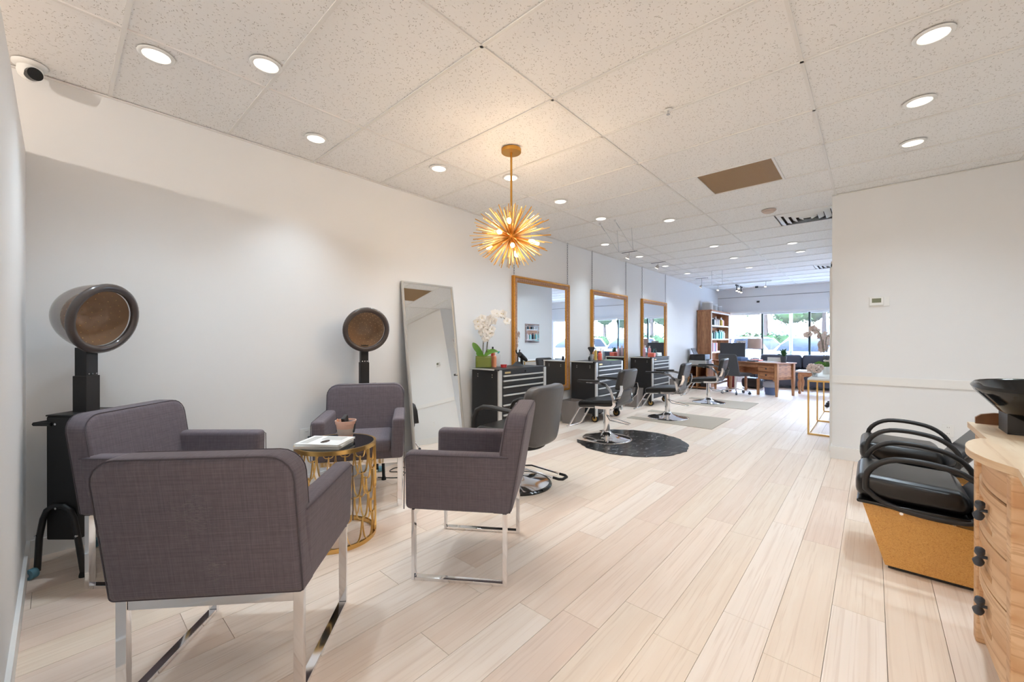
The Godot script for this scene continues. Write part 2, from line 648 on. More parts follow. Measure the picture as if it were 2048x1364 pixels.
func structure() -> void:
	# ---- floor of loose-laid planks
	var fl := struct("floor")
	part(fl, "subfloor", mb().box(V(3.56, -0.07, -0.17), V(20.3, 0.11, 7.0)), M.gap)
	var rng := RandomNumberGenerator.new()
	rng.seed = 7
	var pw := 0.1825
	var cells := []
	for k in range(-17, 21):
		var z1 := 0.0435 - pw * k
		var z0 := z1 - pw
		z0 = maxf(z0, WZ)
		z1 = minf(z1, 3.2)
		if z1 - z0 < 0.01: continue
		var x := -6.5 - rng.randf() * 1.2
		while x < FX:
			var x0 := maxf(x, -6.5)
			var x1 := minf(x + 1.22, FX)
			x += 1.22
			if x1 - x0 < 0.02: continue
			var c := V((x0 + x1) * 0.5, 0, (z0 + z1) * 0.5)
			var fw := c.x * 0.7466 - c.z * 0.6652
			var sd := c.x * 0.6652 + c.z * 0.7466
			var seen := fw > 0.5 and absf(sd) < fw * 1.35 + 0.6 and (c.z < 0.9 if c.x < RX else c.z < 0.2)
			cells.append({"a": V(x0, 0, z0), "b": V(x1, 0, z1), "s": (1.0 / c.length_squared() if seen else 0.0), "m": rng.randi() % 6})
	cells.sort_custom(func(p, q): return p.s > q.s)
	var rest := mb()
	var full := BoxMesh.new()
	full.size = V(1.2182, 0.014, pw - 0.0018)
	for i in cells.size():
		var d: Dictionary = cells[i]
		var c: Vector3 = (d.a + d.b) * 0.5 + V(0, -0.007, 0)
		var s: Vector3 = d.b - d.a - V(0.0018, 0, 0.0018) + V(0, 0.014, 0)
		if i < 300:
			var m := full
			if absf(s.x - 1.2182) > 0.001 or absf(s.z - pw + 0.0018) > 0.001:
				m = BoxMesh.new()
				m.size = s
			part(fl, "plank", m, M["oak%d" % d.m]).position = c
		else:
			rest.box(c, s)
	part(fl, "planks_beyond", rest, M.oak2, "pale oak planks farther off", "stuff")
	# ---- ceiling of lay-in tiles
	var ce := struct("ceiling")
	part(ce, "slab", mb().box(V(3.56, 2.87, -0.17), V(20.3, 0.14, 7.0)), M.white)
	var xs := []
	for k in range(-11, 23):
		var lx := 0.215 + 0.6175 * k
		if lx > -6.5 and lx < FX: xs.append(lx)
	xs.push_front(-6.5)
	xs.append(FX)
	var zs := [WZ, -2.71, -1.501, -0.287, 0.926, 2.139, 3.2]
	var tiles := {}
	for i in xs.size() - 1:
		for j in zs.size() - 1:
			var spans := [[zs[j], zs[j + 1]]]
			if absf(xs[i] - 3.92) < 0.02 and j == 2: spans = [[zs[2], -1.232], [-0.612, zs[3]]]
			if absf(xs[i] - 5.7725) < 0.02 and j == 2: spans = [[zs[2], -0.9]]
			if absf(xs[i] - 10.095) < 0.02 and j == 2: spans = [[zs[2], -0.9]]
			for sp in spans:
				var s := V(xs[i + 1] - xs[i] - 0.004, 0.014, sp[1] - sp[0] - 0.004)
				var key := "%.3f_%.3f" % [s.x, s.z]
				if not tiles.has(key):
					var bm := BoxMesh.new()
					bm.size = s
					tiles[key] = bm
				part(ce, "tile", tiles[key], M["tile%d" % ((i + j) % 2)]).position = V((xs[i] + xs[i + 1]) * 0.5, CEIL + 0.0115, (sp[0] + sp[1]) * 0.5)
	for z in zs.slice(1, 6):
		part(ce, "main_tee", mb().box(V(3.5, CEIL + 0.001, z), V(20.0, 0.007, 0.017)), M.tee)
	for x in xs.slice(1, xs.size() - 1):
		part(ce, "cross_tee", mb().box(V(x, CEIL + 0.0005, -0.17), V(0.019, 0.006, 6.76)), M.tee)
	part(ce, "wall_angle", mb().box(V(3.5, CEIL - 0.002, WZ + 0.011), V(20.0, 0.006, 0.022)), M.tee)
	part(ce, "wall_angle", mb().box(V(RX - 0.011, CEIL - 0.002, 0.66), V(0.022, 0.006, 1.95)), M.tee)
	# ---- walls
	wall_box("wall_back", V(-6.62, 0, WZ - 0.12), V(FX + 0.12, 2.8, WZ))
	wall_box("wall_right", V(RX, 0, SZ), V(RX + 0.12, 2.8, 3.2))
	wall_box("wall_side", V(RX + 0.12, 0, SZ), V(9.26, 2.8, SZ + 0.12))
	wall_box("wall_return", V(9.14, 0, SZ + 0.12), V(9.26, 2.8, 3.2))
	wall_box("wall_recess", V(9.26, 0, 3.2), V(FX + 0.12, 2.8, 3.32))
	wall_box("wall_near", V(-6.62, 0, 1.6), V(RX, 2.8, 1.72))
	wall_box("wall_left", V(-6.62, 0, WZ), V(-6.5, 2.8, 1.6))
	wall_box("wall_partition", V(-0.24, 0, WZ), V(-0.12, 2.292, -1.0))
	# window wall: sill, head and jambs round one long opening
	wall_box("wall_window", V(FX, 2.0, WZ), V(FX + 0.12, 2.8, 3.2))
	wall_box("wall_sill", V(FX, 0, WZ), V(FX + 0.12, 0.45, 3.2))
	wall_box("wall_jamb_left", V(FX, 0.45, WZ), V(FX + 0.12, 2.0, -3.46))
	wall_box("wall_jamb_right", V(FX, 0.45, 2.7), V(FX + 0.12, 2.0, 3.2))
	wall_box("trim_1", V(FX - 0.10, 2.015, WZ + 0.01), V(FX - 0.001, 2.075, 3.19), "trim")
	wall_box("trim_2", V(FX - 0.012, 2.50, WZ + 0.01), V(FX - 0.001, 2.512, 3.19), "joint")
	var posts := [-3.44, -2.378, -1.27, -0.16, 0.95, 2.06, 2.68]
	for i in posts.size() - 1:
		var w := struct("window_%d" % (i + 1))
		var a: float = posts[i]
		var b: float = posts[i + 1]
		part(w, "pane", mb().box(V(FX + 0.06, 1.225, (a + b) * 0.5), V(0.008, 1.55, b - a - 0.05)), M.glass)
		part(w, "post", mb().box(V(FX + 0.06, 1.225, a), V(0.07, 1.55, 0.05)), M.mullion)
		part(w, "frame_rail", mb().box(V(FX + 0.06, 0.475, (a + b) * 0.5), V(0.06, 0.05, b - a - 0.05)), M.mullion)
		part(w, "roller_blind", mb().cyl(V(FX - 0.05, 1.99, a + 0.04), V(FX - 0.05, 1.99, b - 0.04), 0.022, -1.0, 10), M.trim)
	# baseboards and rail
	wall_box("baseboard_back", V(-0.105, 0, WZ), V(FX, 0.10, WZ + 0.014), "trim")
	wall_box("baseboard_partition", V(-0.12, 0, WZ), V(-0.106, 0.10, -1.0), "trim")
	wall_box("baseboard_right", V(RX - 0.014, 0, SZ - 0.014), V(RX, 0.125, 1.6), "trim")
	wall_box("baseboard_side", V(RX, 0, SZ - 0.014), V(5.6, 0.125, SZ), "trim")
	wall_box("trim_3", V(RX - 0.012, 0.79, SZ), V(RX, 0.868, 1.6), "trim")
	# plain door on the side wall, seen in the leaning mirror
	var d := struct("door_1")
	part(d, "leaf", mb().box(V(6.06, 1.02, SZ - 0.02), V(0.80, 2.02, 0.036), 0.003), M.white)
	part(d, "casing", mb().box(V(5.63, 1.03, SZ - 0.012), V(0.06, 2.06, 0.024)).box(V(6.49, 1.03, SZ - 0.012), V(0.06, 2.06, 0.024)).box(V(6.06, 2.06, SZ - 0.012), V(0.92, 0.06, 0.024)), M.trim)
	part(d, "handle", mb().tube([V(5.73, 1.0, SZ - 0.04), V(5.73, 1.0, SZ - 0.085), V(5.76, 1.0, SZ - 0.09), V(5.87, 1.0, SZ - 0.09)], 0.01, 8).cyl(V(5.73, 1.0, SZ - 0.038), V(5.73, 1.0, SZ - 0.046), 0.026), M.steel)

func downlight(at: Vector3, label: String, on := 1.0) -> void:
	var t := thing("recessed_light", label, "ceiling light", at, 0.0, "recessed ceiling lights")
	part(t, "trim_ring", ring_mesh, M.white)
	part(t, "lens", lens_mesh, M.lens if on > 0.0 else M.white)
	if on > 0.0:
		var l := SpotLight3D.new()
		l.name = "lamp"
		l.light_color = COOL
		l.light_energy = DOWN * on
		l.light_size = 0.055
		l.spot_angle = 46.0 if at.z < -2.8 else 70.0   # narrow reflectors beside the wall, wide ones elsewhere
		l.spot_angle_attenuation = 1.0
		l.spot_range = 20.0
		l.spot_attenuation = 2.0
		l.shadow_enabled = true
		t.add_child(l)
		l.position = V(0, -0.012, 0)
		l.rotation.x = -PI / 2

var ring_mesh: ArrayMesh
var lens_mesh: ArrayMesh

func lights() -> void:
	ring_mesh = mb().lathe([Vector2(0.058, -0.004), Vector2(0.060, -0.007), Vector2(0.072, -0.007), Vector2(0.078, -0.002), Vector2(0.078, 0.0)], 28).mesh()
	lens_mesh = mb().lathe([Vector2(0.0, -0.0045), Vector2(0.0585, -0.0045), Vector2(0.0585, -0.001), Vector2(0.0, -0.001)], 28).mesh()
	var y := CEIL - 0.002
	var L := [
		[0.348, -2.83, "recessed ceiling light in the tile beside the white security camera"],
		[0.76, -2.48, "recessed ceiling light showing a pale inner ring near the partition"],
		[1.284, -3.106, "recessed ceiling light near the mirror wall above the grey armchair under the dryer"],
		[2.223, -2.84, "recessed ceiling light just past the gold chandelier canopy, on its wall side"],
		[2.795, -2.505, "recessed ceiling light seen behind the chandelier's thin brass rod"],
		[3.628, -2.53, "recessed ceiling light first beyond the gold chandelier, above the first tool chest"],
		[4.474, -2.512, "recessed ceiling light next to the wire cable spotlight's ceiling anchors"],
		[5.715, -3.134, "recessed ceiling light close to the chains of the second gilt mirror"],
		[6.955, -3.129, "recessed ceiling light close to the right-hand chain of the second gilt mirror"],
		[8.189, -3.133, "recessed ceiling light close to the chains of the third gilt mirror"],
		[9.431, -3.112, "recessed ceiling light near the mirror wall just past the third gilt mirror"],
		[5.108, -1.905, "recessed ceiling light between cable spotlight and beige ceiling grille"],
		[6.986, -1.896, "second recessed ceiling light of the middle row leading to the shop window"],
		[8.221, -1.892, "third recessed ceiling light of the middle row leading to the shop window"],
		[9.528, -1.908, "recessed ceiling light of the middle row nearest the shop window"],
		[2.878, 0.224, "recessed ceiling light above the wooden dresser, farthest from the right wall"],
		[3.618, 0.221, "middle recessed ceiling light of the three before the right wall"],
		[4.342, 0.228, "recessed ceiling light nearest the right wall with the thermostat"],
		[7.573, -0.928, "recessed ceiling light with a beige rim past the white ceiling diffuser"],
		[8.386, -0.914, "recessed ceiling light after the beige rimmed one, towards the shop window"]]
	for d in L:
		downlight(V(d[0], y, d[1]), d[2])
	# the room carries on behind the partition and behind the camera
	for d in [[-1.4, -0.6, "recessed ceiling light over the passage at the partition's free end", 1.0],
			[1.2, 0.6, "recessed ceiling light over the near end of the dresser", 1.0],
			[-0.3, 0.6, "recessed ceiling light over the near passage by the dresser", 1.0],
			[3.62, 1.12, "recessed ceiling light over the wall side of the dresser", 1.0],
			[11.2, 1.2, "recessed ceiling light in the recess by the shop window", 1.0]]:
		downlight(V(d[0], y, d[1]), d[2], d[3])
	# a globe hangs in the back room; its light comes over the partition
	var g := thing("globe_lamp", "round white globe lamp hanging behind the partition", "lamp", V(-3.0, 2.50, -1.4))
	part(g, "lamp_globe", mb().lathe([Vector2(0, -0.11), Vector2(0.06, -0.095), Vector2(0.10, -0.05), Vector2(0.11, 0.0), Vector2(0.10, 0.05), Vector2(0.06, 0.095), Vector2(0, 0.11)], 24), M.lens)
	part(g, "lamp_cord", mb().cyl(V(0, 0.10, 0), V(0, 0.238, 0), 0.006, -1.0, 8), M.white)
	omni(g, Vector3.ZERO, 5.5, Color(1.0, 0.96, 0.91), 0.06)

# ---------------------------------------------------------------- waiting corner
func build_armchair(label: String) -> Node3D:
	var t := thing("armchair", label, "armchair", Vector3.ZERO, 0.0, "grey armchairs round the gold side table")
	var lean := func(p: Vector3) -> Vector3: return V(p.x, p.y + 0.362, p.z - 0.215 - p.y * 0.17)
	part(t, "seat_base", mb().rbox(V(0, 0.405, 0.0), V(0.55, 0.088, 0.50), 0.012, 2), M.linen)
	part(t, "seat_cushion", mb().rbox(V(0, 0.455, 0.045), V(0.445, 0.10, 0.45), 0.035, 3, func(p: Vector3) -> Vector3: return p + V(0, 0.012 * (1.0 - pow(p.x / 0.22, 2)) if p.y > 0.47 else 0.0, 0)), M.linen)
	var bk := part(t, "backrest", mb().slab(0.62, 0.498, 0.085, 0.02, 0.115, 0.028, lean, 3), M.linen)
	for z in [-0.0475, 0.0475]:
		part(bk, "piping", mb().tube(MB.outline(0.624, 0.50, 0.087, 0.02, 0.006, z, lean), 0.0024, 5, true), M.piping)
	for s in [-1.0, 1.0]:
		var arm := mb()
		arm.rbox(V(s * 0.265, 0.51, 0.03), V(0.09, 0.298, 0.50), 0.028, 3, func(p: Vector3) -> Vector3:
			return V(p.x + s * 0.012 * maxf(0.0, (p.y - 0.45) * 4.0), p.y, p.z - (0.17 * (p.y - 0.36) if p.z < -0.1 else 0.0)))
		var am := part(t, "armrest", arm, M.linen)
		part(am, "piping", mb().tube([V(s * 0.317, 0.648, -0.26), V(s * 0.318, 0.648, 0.0), V(s * 0.318, 0.647, 0.245), V(s * 0.317, 0.63, 0.275), V(s * 0.316, 0.37, 0.2785)], 0.0025, 5), M.piping)
		for z in [-0.238, 0.238]:
			part(t, "leg", mb().box(V(s * 0.283, 0.181, z), V(0.034, 0.362, 0.016 if z > 0 else 0.022), 0.0015), M.chrome)
		part(t, "runner", mb().box(V(s * 0.283, 0.008, 0), V(0.034, 0.016, 0.456), 0.0015), M.chrome)
	for z in [-0.238, 0.238]:
		part(t, "rail", mb().box(V(0, 0.342, z), V(0.53, 0.036, 0.014), 0.0015), M.chrome)
	return t

func seating() -> void:
	var a := build_armchair("dark grey linen armchair with chalky rub marks on its outer back")
	a.position = V(0.515, 0, -1.862)
	a.rotation.y = facing(0.68, -0.735)
	# chalky rubs on the rear of this chair only: thin scuffed patches of lint
	var scuff := lint_patch()
	var sc := part(a.get_node("backrest"), "scuff_mark", scuff, M.linen_scuff, "pale chalky rub marks")
	sc.position = V(0, 0, 0)
	var b := copy(a, "grey linen armchair with its back to the partition corner and tall hood dryer", V(0.475, 0, -2.925), facing(0.67, 0.74))
	var c := copy(a, "grey linen armchair against the wall under the small round hood dryer", V(1.592, 0, -2.985), facing(-0.56, 0.83))
	var d := copy(a, "grey linen armchair with its back to the open floor by the black salon chair", V(1.592, 0, -1.732), facing(-0.562, -0.827))
	for o in [b, c, d]:
		var k: Node = o.get_node("backrest/scuff_mark")
		k.get_parent().remove_child(k)
		k.free()

	# gold drum table: smoked top in a ring, a cage of stacked U shapes
	var t := thing("side_table", "round gold side table with scalloped wire cage and black glass top", "side table", V(1.165, 0, -2.52))
	var R := 0.235
	for y in [0.012, 0.578]:
		var prof := [Vector2(R - 0.012, y - 0.012), Vector2(R + 0.003, y - 0.012), Vector2(R + 0.003, y + 0.012), Vector2(R - 0.012, y + 0.012), Vector2(R - 0.012, y - 0.012)]
		part(t, "ring", mb().lathe(prof, 48), M.gold)
	part(t, "table_top", mb().lathe([Vector2(0, 0.582), Vector2(R - 0.012, 0.582), Vector2(R - 0.012, 0.590), Vector2(0, 0.590)], 48), M.smoked_glass)
	var n := 14
	var sec := [Vector2(-0.0065, -0.0022), Vector2(0.0065, -0.0022), Vector2(0.0065, 0.0022), Vector2(-0.0065, 0.0022)]
	var rows := 4
	var rh := 0.542 / rows
	var scallop := mb()
	var path := []
	var half := PI / n
	for i in 19:
		var s := -1.0 + 2.0 * i / 18.0
		var ang := half * signf(s) * pow(absf(s), 0.55) * 0.98
		var yy := rh * 1.06 * pow(absf(s), 5.0) if absf(s) < 1.0 else rh * 1.06
		yy = rh * 1.06 * (1.0 - pow(1.0 - pow(absf(s), 2.2), 0.75))
		path.append(V(sin(ang) * R, yy, cos(ang) * R))
	# flat bar set on edge: its width points outwards
	var rws := []
	for i in path.size():
		var p: Vector3 = path[i]
		var out := V(p.x, 0, p.z).normalized()
		var q0: Vector3 = path[maxi(i - 1, 0)]
		var q1: Vector3 = path[mini(i + 1, path.size() - 1)]
		var side := out.cross((q1 - q0).normalized())
		rws.append([p - out * 0.007 - side * 0.002, p + out * 0.004 - side * 0.002, p + out * 0.004 + side * 0.002, p - out * 0.007 + side * 0.002])
	scallop.rings(rws, true, false, true, true)
	var sm := scallop.mesh()
	for r in rows:
		for k in n:
			var o := part(t, "scallop", sm, M.gold)
			o.position = V(0, 0.024 + r * rh, 0)
			o.rotation.y = TAU * (k + (0.5 if r % 2 else 0.0)) / n
	# magazines
	var rng := RandomNumberGenerator.new()
	rng.seed = 3
	var y0 := 0.5905
	var labels := ["white magazine at the bottom of the pile on the gold table", "white magazine second from the bottom of the pile on the gold table", "magazine with a printed cover on top of the pile on the gold table"]
	for i in 3:
		var m := thing("magazine", labels[i], "magazine", V(1.085, y0, -2.50 + 0.006 * i), deg_to_rad(40.0 + [0.0, 5.0, -4.0][i]), "magazines on the gold table")
		var th: float = [0.012, 0.009, 0.010][i]
		part(m, "pages", mb().box(V(0, th * 0.5, 0), V(0.206, th - 0.0016, 0.268)), M.paper)
		part(m, "cover", mb().box(V(-0.001, th - 0.0006, 0), V(0.21, 0.0012, 0.272)).box(V(-0.001, 0.0006, 0), V(0.21, 0.0012, 0.272)).box(V(-0.105, th * 0.5, 0), V(0.0012, th, 0.272)), M.plastic_white)
		if i == 2:
			part(m, "cover_print", mb().box(V(0.0, th + 0.0003, -0.09), V(0.16, 0.0005, 0.05)).box(V(0.05, th + 0.0003, 0.03), V(0.075, 0.0005, 0.13)), M.paper_grey)
			part(m, "cover_picture", mb().lathe([Vector2(0, 0), Vector2(0.028, 0.0), Vector2(0.024, 0.0006), Vector2(0, 0.0006)], 9, V(-0.03, th + 0.0004, 0.015), V(1.4, 1, 0.8)), M.vent_dark)
		y0 += th
	# terracotta pot with small things in it
	var p := thing("flower_pot", "weathered terracotta pot on the gold table holding small black gadgets", "pot", V(1.265, 0.5905, -2.60), 0.5)
	part(p, "pot_body", mb().lathe([Vector2(0, 0), Vector2(0.043, 0), Vector2(0.060, 0.088), Vector2(0.0635, 0.09), Vector2(0.067, 0.112), Vector2(0.061, 0.112), Vector2(0.057, 0.085), Vector2(0.038, 0.012), Vector2(0, 0.012)], 32), M.terracotta)
	part(p, "lime_band", mb().lathe([Vector2(0.0475, 0.02), Vector2(0.0555, 0.06), Vector2(0.0535, 0.06), Vector2(0.0455, 0.02), Vector2(0.0475, 0.02)], 32), M.lime_wash)
	single("remote_control", mb().rbox(V(0, 0.03, 0), V(0.06, 0.10, 0.024), 0.006, 2), M.black, "black remote control standing in the terracotta pot", "remote", V(1.27, 0.655, -2.605), 0.7).rotation.z = 0.35
	single("phone_charger", mb().rbox(V(0, 0.03, 0), V(0.045, 0.075, 0.03), 0.006, 2), M.suit_grey, "grey phone charger leaning in the terracotta pot", "charger", V(1.288, 0.632, -2.572), -0.3).rotation.z = -0.15
	single("pencil", mb().cyl(V(0, 0, 0), V(-0.03, 0.12, 0.01), 0.004, -1.0, 6), M.orange, "short wooden pencil poking out of the terracotta pot", "pencil", V(1.235, 0.60, -2.60))

func lint_patch() -> MB:
	# many short lint strokes lying on the rear face of the backrest
	var m := mb()
	var rng := RandomNumberGenerator.new()
	rng.seed = 17
	for i in 260:
		var cx := 0.0
		var cy := 0.0
		if i < 150:
			cx = -0.01 + rng.randfn(0.0, 0.03)
			cy = 0.30 + rng.randfn(0.0, 0.035)
		else:
			cx = 0.045 + rng.randfn(0.0, 0.022)
			cy = 0.12 + rng.randfn(0.0, 0.035)
		var l := rng.randf_range(0.004, 0.016)
		var a := rng.randfn(0.0, 0.35)
		var y := 0.362 + cy
		var z := -0.215 - cy * 0.17 - 0.058
		# seen from behind, local x is mirrored
		m.box(V(-cx, y, z), V(l, rng.randf_range(0.0006, 0.0018), 0.0005))
	return m

func build_dryer(label: String) -> Node3D:
	var t := thing("hood_dryer", label, "hair dryer", Vector3.ZERO, 0.0, "standing hood dryers")
	var bd := part(t, "cabinet", mb().rbox(V(0, 0.505, 0), V(0.25, 0.65, 0.165), 0.008, 2), M.black_matte)
	part(bd, "lid", mb().box(V(0, 0.834, 0), V(0.252, 0.008, 0.168), 0.002), M.black)
	for s in [-1.0, 1.0]:
		var lg := part(t, "leg", mb().tube([V(s * 0.14, 0.026, -0.112), V(s * 0.14, 0.20, -0.10), V(s * 0.14, 0.30, -0.08), V(s * 0.14, 0.345, -0.06), V(s * 0.14, 0.365, -0.025), V(s * 0.14, 0.365, 0.025), V(s * 0.14, 0.345, 0.06), V(s * 0.14, 0.30, 0.08), V(s * 0.14, 0.20, 0.10), V(s * 0.14, 0.014, 0.13)], 0.0135, 8), M.black)
		part(lg, "foot_cap", mb().lathe([Vector2(0.02, 0), Vector2(0.02, 0.008), Vector2(0.014, 0.03)], 12, V(s * 0.14, 0, 0.131)), M.rubber)
		part(lg, "caster_wheel", mb().cyl(V(s * 0.15, 0.026, -0.112), V(s * 0.18, 0.026, -0.112), 0.026, -1.0, 20), M.wheel_blue)
		part(lg, "caster_hub", mb().cyl(V(s * 0.178, 0.026, -0.112), V(s * 0.184, 0.026, -0.112), 0.01, -1.0, 12), M.chrome)
		for q in [[0.358, 0.0], [0.215, -0.105], [0.215, 0.105]]:
			part(lg, "screw", mb().cyl(V(s * 0.15, q[0], q[1]), V(s * 0.156, q[0], q[1]), 0.006, -1.0, 8), M.chrome)
		for z in [-0.06, -0.03]:
			part(t, "bolt", mb().cyl(V(s * 0.125, 0.79, z), V(s * 0.13, 0.79, z), 0.006, -1.0, 8), M.chrome)
	part(t, "handle", mb().tube([V(-0.127, 0.79, -0.05), V(-0.127, 0.79, -0.14), V(0.127, 0.79, -0.14), V(0.127, 0.79, -0.05)], 0.011, 6), M.black)
	part(t, "column", mb().box(V(0, 0.935, 0), V(0.075, 0.20, 0.075), 0.002), M.black_matte)
	part(t, "inner_column", mb().box(V(0, 1.105, -0.0), V(0.064, 0.17, 0.064), 0.002), M.black)
	for k in 3:
		part(t, "screw", mb().cyl(V(-0.02 + 0.02 * k, 1.045, 0.03), V(-0.02 + 0.02 * k, 1.045, 0.036), 0.0045, -1.0, 8), M.chrome)
	# hood, its mouth tipped a little downwards
	var h := Node3D.new()
	h.name = "hood"
	t.add_child(h)
	h.position = V(0, 1.372, 0.0)
	h.rotation.x = deg_to_rad(90.0 + 12.0)   # local +y of the lathes points out of the mouth
	var R := 0.185
	var shell := []
	var liner := []
	for i in 15:
		var a := -PI * 0.5 + PI * 0.5 * i / 14.0
		shell.append(Vector2(cos(a) * R, sin(a) * 0.225 + 0.10))
	for i in 13:
		var a := -PI * 0.5 + PI * 0.5 * i / 12.0
		liner.append(Vector2(cos(a) * (R - 0.03), sin(a) * 0.16 + 0.09))
	part(h, "shell", mb().lathe(shell, 40, Vector3.ZERO, Vector3.ONE, false), M.smoke, "smoky translucent dome")
	part(h, "inner_shell", mb().lathe(liner, 40, Vector3.ZERO, Vector3.ONE, false), M.hood_liner)
	var prof := []
	for i in 11:
		var a := TAU * i / 10.0
		prof.append(Vector2(R - 0.010 + cos(a) * 0.022, 0.105 + sin(a) * 0.017))
	part(h, "rim", mb().lathe(prof, 44), M.hood_rim)
	var dots := mb()
	for ring in range(1, 6):
		var a := -PI * 0.5 + PI * 0.5 * ring / 6.2
		var r := cos(a) * (R - 0.0315)
		var y := sin(a) * 0.1585 + 0.09
		var cnt := 6 + ring * 4
		for k in cnt:
			var b := TAU * (k + 0.37 * ring) / cnt
			dots.lathe([Vector2(0.0, 0.0016), Vector2(0.0026, 0.0008), Vector2(0.0026, -0.001)], 6, V(cos(b) * r, y, sin(b) * r))
	part(h, "air_holes", dots, M.brass_pale, "rows of small air nozzles", "stuff")
	return t

func dryers() -> void:
	var a := build_dryer("tall black hood dryer with smoky dome by the partition corner")
	a.position = V(0.105, 0, -3.262)
	a.rotation.y = facing(0.67, 0.745)
	var b := copy(a, "black hood dryer facing the room behind the wall armchair", V(1.815, 0, -3.385), facing(-0.28, 0.96))
	b.get_node("hood").position.y = 1.343

# ---------------------------------------------------------------- styling stations along the wall
func build_chest(label: String) -> Node3D:
	# rolling tool chest: origin at the floor, middle of the front; x along the wall, front at z = 0, back at z = -0.43
	var t := thing("tool_chest", label, "tool chest", Vector3.ZERO, 0.0, "black rolling tool chests")
	var w := 0.86
	part(t, "cabinet_body", mb().box(V(0, 0.515, -0.222), V(w - 0.012, 0.76, 0.416), 0.004), M.chest_black)
	part(t, "top_tray", mb().box(V(-0.02, 0.903, -0.215), V(w + 0.03, 0.018, 0.43), 0.004), M.chest_black)
	part(t, "tray_edge", mb().box(V(-w / 2 - 0.028, 0.905, -0.215), V(0.03, 0.016, 0.43), 0.005), M.satin, "silver side edge of the tray")
	part(t, "tray_corner", mb().box(V(-w / 2 - 0.02, 0.904, -0.005), V(0.055, 0.022, 0.03), 0.004), M.black)
	for s in [-1.0, 1.0]:
		part(t, "corner_post", mb().box(V(s * (w / 2 - 0.027), 0.50, -0.004), V(0.05, 0.80, 0.024), 0.004), M.satin, "silver corner post")
		for q in [[0.845, -0.10], [0.82, -0.10], [0.845, -0.33], [0.82, -0.33]]:
			part(t, "screw", mb().cyl(V(s * (w / 2 - 0.008), q[0], q[1]), V(s * (w / 2 - 0.003), q[0], q[1]), 0.006, -1.0, 8), M.satin)
	# drawers with full-width pulls
	var tops := [0.845, 0.79, 0.72, 0.63, 0.52, 0.41, 0.14]
	part(t, "lid_front", mb().box(V(0, 0.872, -0.008), V(w - 0.11, 0.05, 0.018), 0.002), M.chest_black)
	part(t, "lock", mb().cyl(V(0.02, 0.872, 0.0), V(0.02, 0.872, 0.008), 0.011, -1.0, 14), M.chrome)
	part(t, "name_plate", mb().box(V(-0.28, 0.868, 0.002), V(0.095, 0.02, 0.003), 0.001), M.brass_pale)
	for i in 6:
		var a: float = tops[i]
		var b: float = tops[i + 1]
		var d := part(t, "drawer", mb().box(V(0, (a + b) * 0.5, -0.008), V(w - 0.112, a - b - 0.006, 0.018), 0.002), M.chest_black)
		part(d, "pull", mb().rbox(V(0, a - 0.013, 0.010), V(w - 0.14, 0.018, 0.022), 0.006, 2), M.satin)
	for s in [-1.0, 1.0]:
		for z in [-0.06, -0.37]:
			var c := part(t, "caster", mb().box(V(s * 0.34, 0.118, z), V(0.06, 0.03, 0.07)).box(V(s * 0.34 - 0.022, 0.085, z), V(0.006, 0.06, 0.03)).box(V(s * 0.34 + 0.022, 0.085, z), V(0.006, 0.06, 0.03)), M.black)
			part(c, "wheel", mb().cyl(V(s * 0.34 - 0.017, 0.055, z), V(s * 0.34 + 0.017, 0.055, z), 0.055, -1.0, 24), M.rubber)
			for e in [-1.0, 1.0]:
				part(c, "hub", mb().lathe([Vector2(0.02, -0.002), Vector2(0.038, 0.0), Vector2(0.038, 0.003), Vector2(0.02, 0.003)], 16), M.gold).transform = Transform3D(Basis(V(0, 0, 1), PI / 2), V(s * 0.34 + e * 0.018, 0.055, z))
	return t

